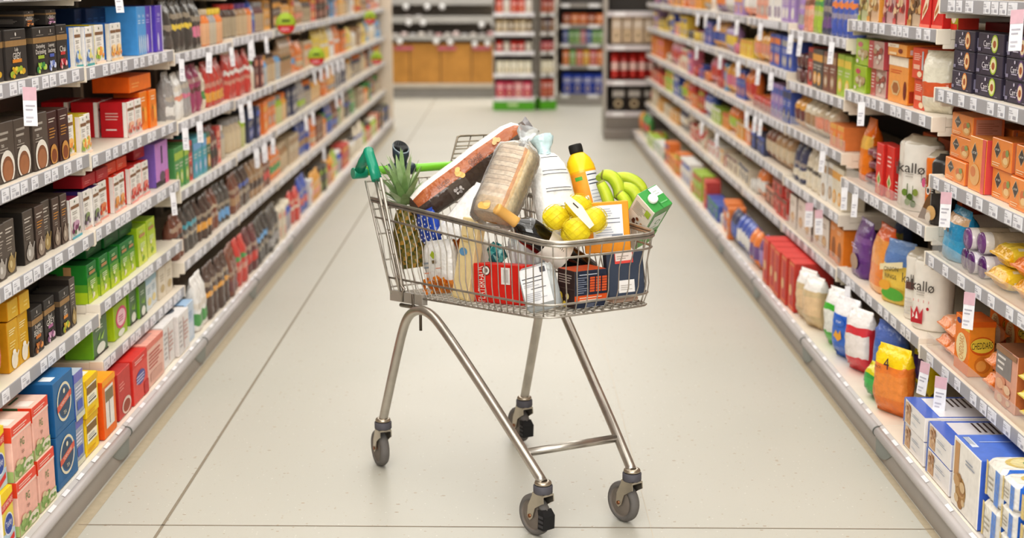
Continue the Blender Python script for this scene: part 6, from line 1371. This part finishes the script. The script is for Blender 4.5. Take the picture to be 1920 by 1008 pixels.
def shelf_goods(t, z, w, n, h, d, cols, name, label, cat, y0=.03, form='box'):
    """n goods side by side on a stand's shelf; each a thing of its own"""
    M = Matrix.Translation(t.location) @ Matrix.Rotation(t.rotation_euler.z, 4, 'Z')
    protos = {}
    for i in range(n):
        c = cols[i % len(cols)]; p = w / n
        if c in protos: o = protos[c].copy(); col_.objects.link(o)
        else:
            m = MB()
            if form == 'box':
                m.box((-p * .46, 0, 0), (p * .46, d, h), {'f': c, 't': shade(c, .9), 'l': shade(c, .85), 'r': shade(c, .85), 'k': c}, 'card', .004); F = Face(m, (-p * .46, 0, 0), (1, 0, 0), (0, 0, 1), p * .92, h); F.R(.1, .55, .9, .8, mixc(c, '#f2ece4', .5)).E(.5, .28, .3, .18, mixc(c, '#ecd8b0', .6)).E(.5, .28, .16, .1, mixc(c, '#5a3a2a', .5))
            else:
                m = bagmesh(p * .92, h, d, PILLOW if form == 'bag' else POUCH, lambda v, fr, j: mixc(c, '#efe8de', .6) if fr and .35 < v < .6 else c, 'film', 14, 2.8, .002, i)
            o = m.build(name); protos[c] = o
        o.location = M @ Vector((-w / 2 + p * (i + .5), y0, z + .001)); o.rotation_euler.z = t.rotation_euler.z
        tag(o, label.replace('#', NTH[i] + ' from the left'), cat, label.split(',')[0])
s1 = stand('promotion_stand', 'white promotional stand with green base in front of the oak counter', -.22, .31, 18.15, .5, [.16, .46, .74, .98, 1.22, 1.5], '#5fae2c', '#8a8078')
m = MB(); F = Face(m, (-.265, -.001, .02), (1, 0, 0), (0, 0, 1), .53, .1); F.R(.35, .3, .6, .7, '#c8e0a8'); m.build('base_lettering', s1)
shelf_goods(s1, .16, .46, 4, .20, .16, ['#d84a6a', '#c83a5a', '#e08a90'], 'pink_carton', 'pink carton, # on the lowest shelf of the green-based stand', 'carton')
shelf_goods(s1, .46, .45, 5, .16, .14, ['#efe8d2', '#ece4cc'], 'cream_packet', 'cream packet, # on the second shelf of the green-based stand', 'packet')
shelf_goods(s1, .74, .46, 5, .13, .14, ['#d8352c', '#d8cfc0', '#d83a30'], 'red_packet', 'red or pale packet, # on the third shelf of the green-based stand', 'packet', form='pouch')
shelf_goods(s1, .98, .46, 6, .17, .14, ['#d8c098', '#e2cfae', '#b8a488'], 'biscuit_packet', 'beige packet, # on the fourth shelf of the green-based stand', 'packet', form='pouch')
shelf_goods(s1, 1.22, .46, 5, .17, .14, ['#e04a34', '#e6dcd4', '#d83a2c'], 'red_carton', 'red and white carton, # on the fifth shelf of the green-based stand', 'carton')
s2 = stand('promotion_stand', 'grey promotional stand turned away to the right of the green-based stand', .372, .60, 18.24, .19, [.16, .46, .74, .98, 1.22, 1.5], '#5fae2c', '#8a8078', PI / 9, lipc='#aaa49e')
shelf_goods(s2, .16, .165, 3, .22, .11, ['#c8503c', '#b8402c'], 'brick_red_carton', 'brick red carton, # on the lowest shelf of the turned stand', 'carton')
shelf_goods(s2, .46, .165, 3, .16, .11, ['#efe8d2', '#ece4cc'], 'cream_packet', 'cream packet, # on the second shelf of the turned stand', 'packet')
shelf_goods(s2, .74, .165, 3, .12, .12, ['#b83a50', '#c84a5a'], 'red_packet', 'crimson packet, # on the third shelf of the turned stand', 'packet')
shelf_goods(s2, .98, .165, 3, .16, .12, ['#7a5a4a', '#5a4a5a', '#8a5a44'], 'biscuit_packet', 'brown packet, # on the fourth shelf of the turned stand', 'packet')
shelf_goods(s2, 1.22, .165, 3, .16, .12, ['#b84a3c', '#a83a30'], 'red_carton', 'dull red carton, # on the fifth shelf of the turned stand', 'carton')
# grey shelving to its right
s3 = stand('display_shelving', 'grey display shelving of blue, orange and green packs behind the aisle end', .60, 1.31, 18.95, .5, [.14, .52, .80, 1.05, 1.32], '#a8a29c', '#4f4a46', -.10, lipc='#9f9993')
shelf_goods(s3, .14, .54, 4, .27, .2, ['#2a48b4', '#2644a8'], 'household_pack', 'royal blue pack, # on the lowest shelf of the grey display shelving', 'pack')
shelf_goods(s3, .52, .54, 6, .2, .16, ['#e8803a', '#8ab86a', '#e07a6a', '#e8b02c', '#dc6a70'], 'colourful_carton', 'bright carton, # on the second shelf of the grey display shelving', 'carton')
shelf_goods(s3, .80, .54, 7, .18, .16, ['#3f5fae', '#6aa85a', '#7ab06a', '#c87a8a'], 'green_carton', 'green or blue carton, # on third shelf of grey display shelving', 'carton')
shelf_goods(s3, 1.05, .54, 5, .14, .16, ['#a84a24', '#e0782c', '#d86a24'], 'orange_carton', 'orange-brown carton, # on the fourth shelf of the grey display shelving', 'carton')
# dark end stand just past the right shelving
s4 = stand('end_stand', 'dark grey end stand past the far end of the right shelving', .985, 1.75, 14.78, .55, [.28, .60, .96, 1.3], '#8a837c', '#3f3a36', 0, lipc='#d8d2d4')
m = MB(); m.box((-.40, -.10, .0), (.385, .0, .10), '#8f8780', 'paint', .01); m.build('foot', s4)
shelf_goods(s4, .62, .66, 7, .27, .14, ['#c0342c', '#a82a26', '#b83028'], 'red_tin', 'red can, # on the middle shelf of the dark end stand', 'can', form='pouch')
shelf_goods(s4, .98, .66, 6, .29, .14, ['#cdb89e', '#bfa98e'], 'beige_packet', 'beige packet, # on the upper shelf of the dark end stand', 'packet')
shelf_goods(s4, .29, .66, 4, .26, .14, ['#2f2824', '#382e28'], 'dark_carton', 'black carton, # on the lower shelf of the dark end stand', 'carton')

# ------------------------------------------------------------------ light, camera
w = bpy.data.worlds.new('store'); sc.world = w; w.use_nodes = True
bg = w.node_tree.nodes['Background']; bg.inputs['Color'].default_value = (1.0, .985, .96, 1); bg.inputs['Strength'].default_value = .5
def area(name, loc, rot, sx, sy, e, c=(1, .982, .95)):
    l = bpy.data.lights.new(name, 'AREA'); l.shape = 'RECTANGLE'; l.size = sx; l.size_y = sy; l.energy = e; l.color = c
    o = bpy.data.objects.new(name, l); col_.objects.link(o); o.location = loc; o.rotation_euler = rot
for i in range(5): area('strip_light', (0, 1.0 + i * 4.6, 3.5), (0, 0, 0), 3.4, 4.4, 82)
area('back_light', (0, 21.5, 3.5), (0, 0, 0), 7, 4, 260)
area('front_fill_light', (0, -1.6, 2.6), (math.radians(68), 0, 0), 4.5, 2.2, 150)  # fill lamp added behind the camera to brighten the surfaces facing it
cam = bpy.data.cameras.new('camera'); cam.lens = 50; cam.sensor_width = 36; co = bpy.data.objects.new('camera', cam); col_.objects.link(co)
co.location = (0, 0, CAM_H); co.rotation_euler = (PI / 2 - PITCH, 0, -(960 - VPX) / FPX / CP)
cam.dof.use_dof = True; cam.dof.focus_distance = 4.25; cam.dof.aperture_fstop = 2.2; cam.dof.aperture_blades = 0; cam.clip_end = 60
sc.camera = co
sc.view_settings.view_transform = 'Standard'; sc.view_settings.look = 'Medium High Contrast'; sc.view_settings.exposure = .04
sc.cycles.max_bounces = 8; sc.cycles.diffuse_bounces = 4; sc.cycles.glossy_bounces = 3; sc.cycles.transparent_max_bounces = 12; sc.cycles.use_denoising = True
sc.cycles.caustics_reflective = False; sc.cycles.caustics_refractive = False; sc.cycles.sample_clamp_indirect = 4
for o in sc.objects:
    if o.parent is None and o.type in ('MESH', 'EMPTY') and 'category' not in o and 'kind' not in o: print('UNLABELLED', o.name)
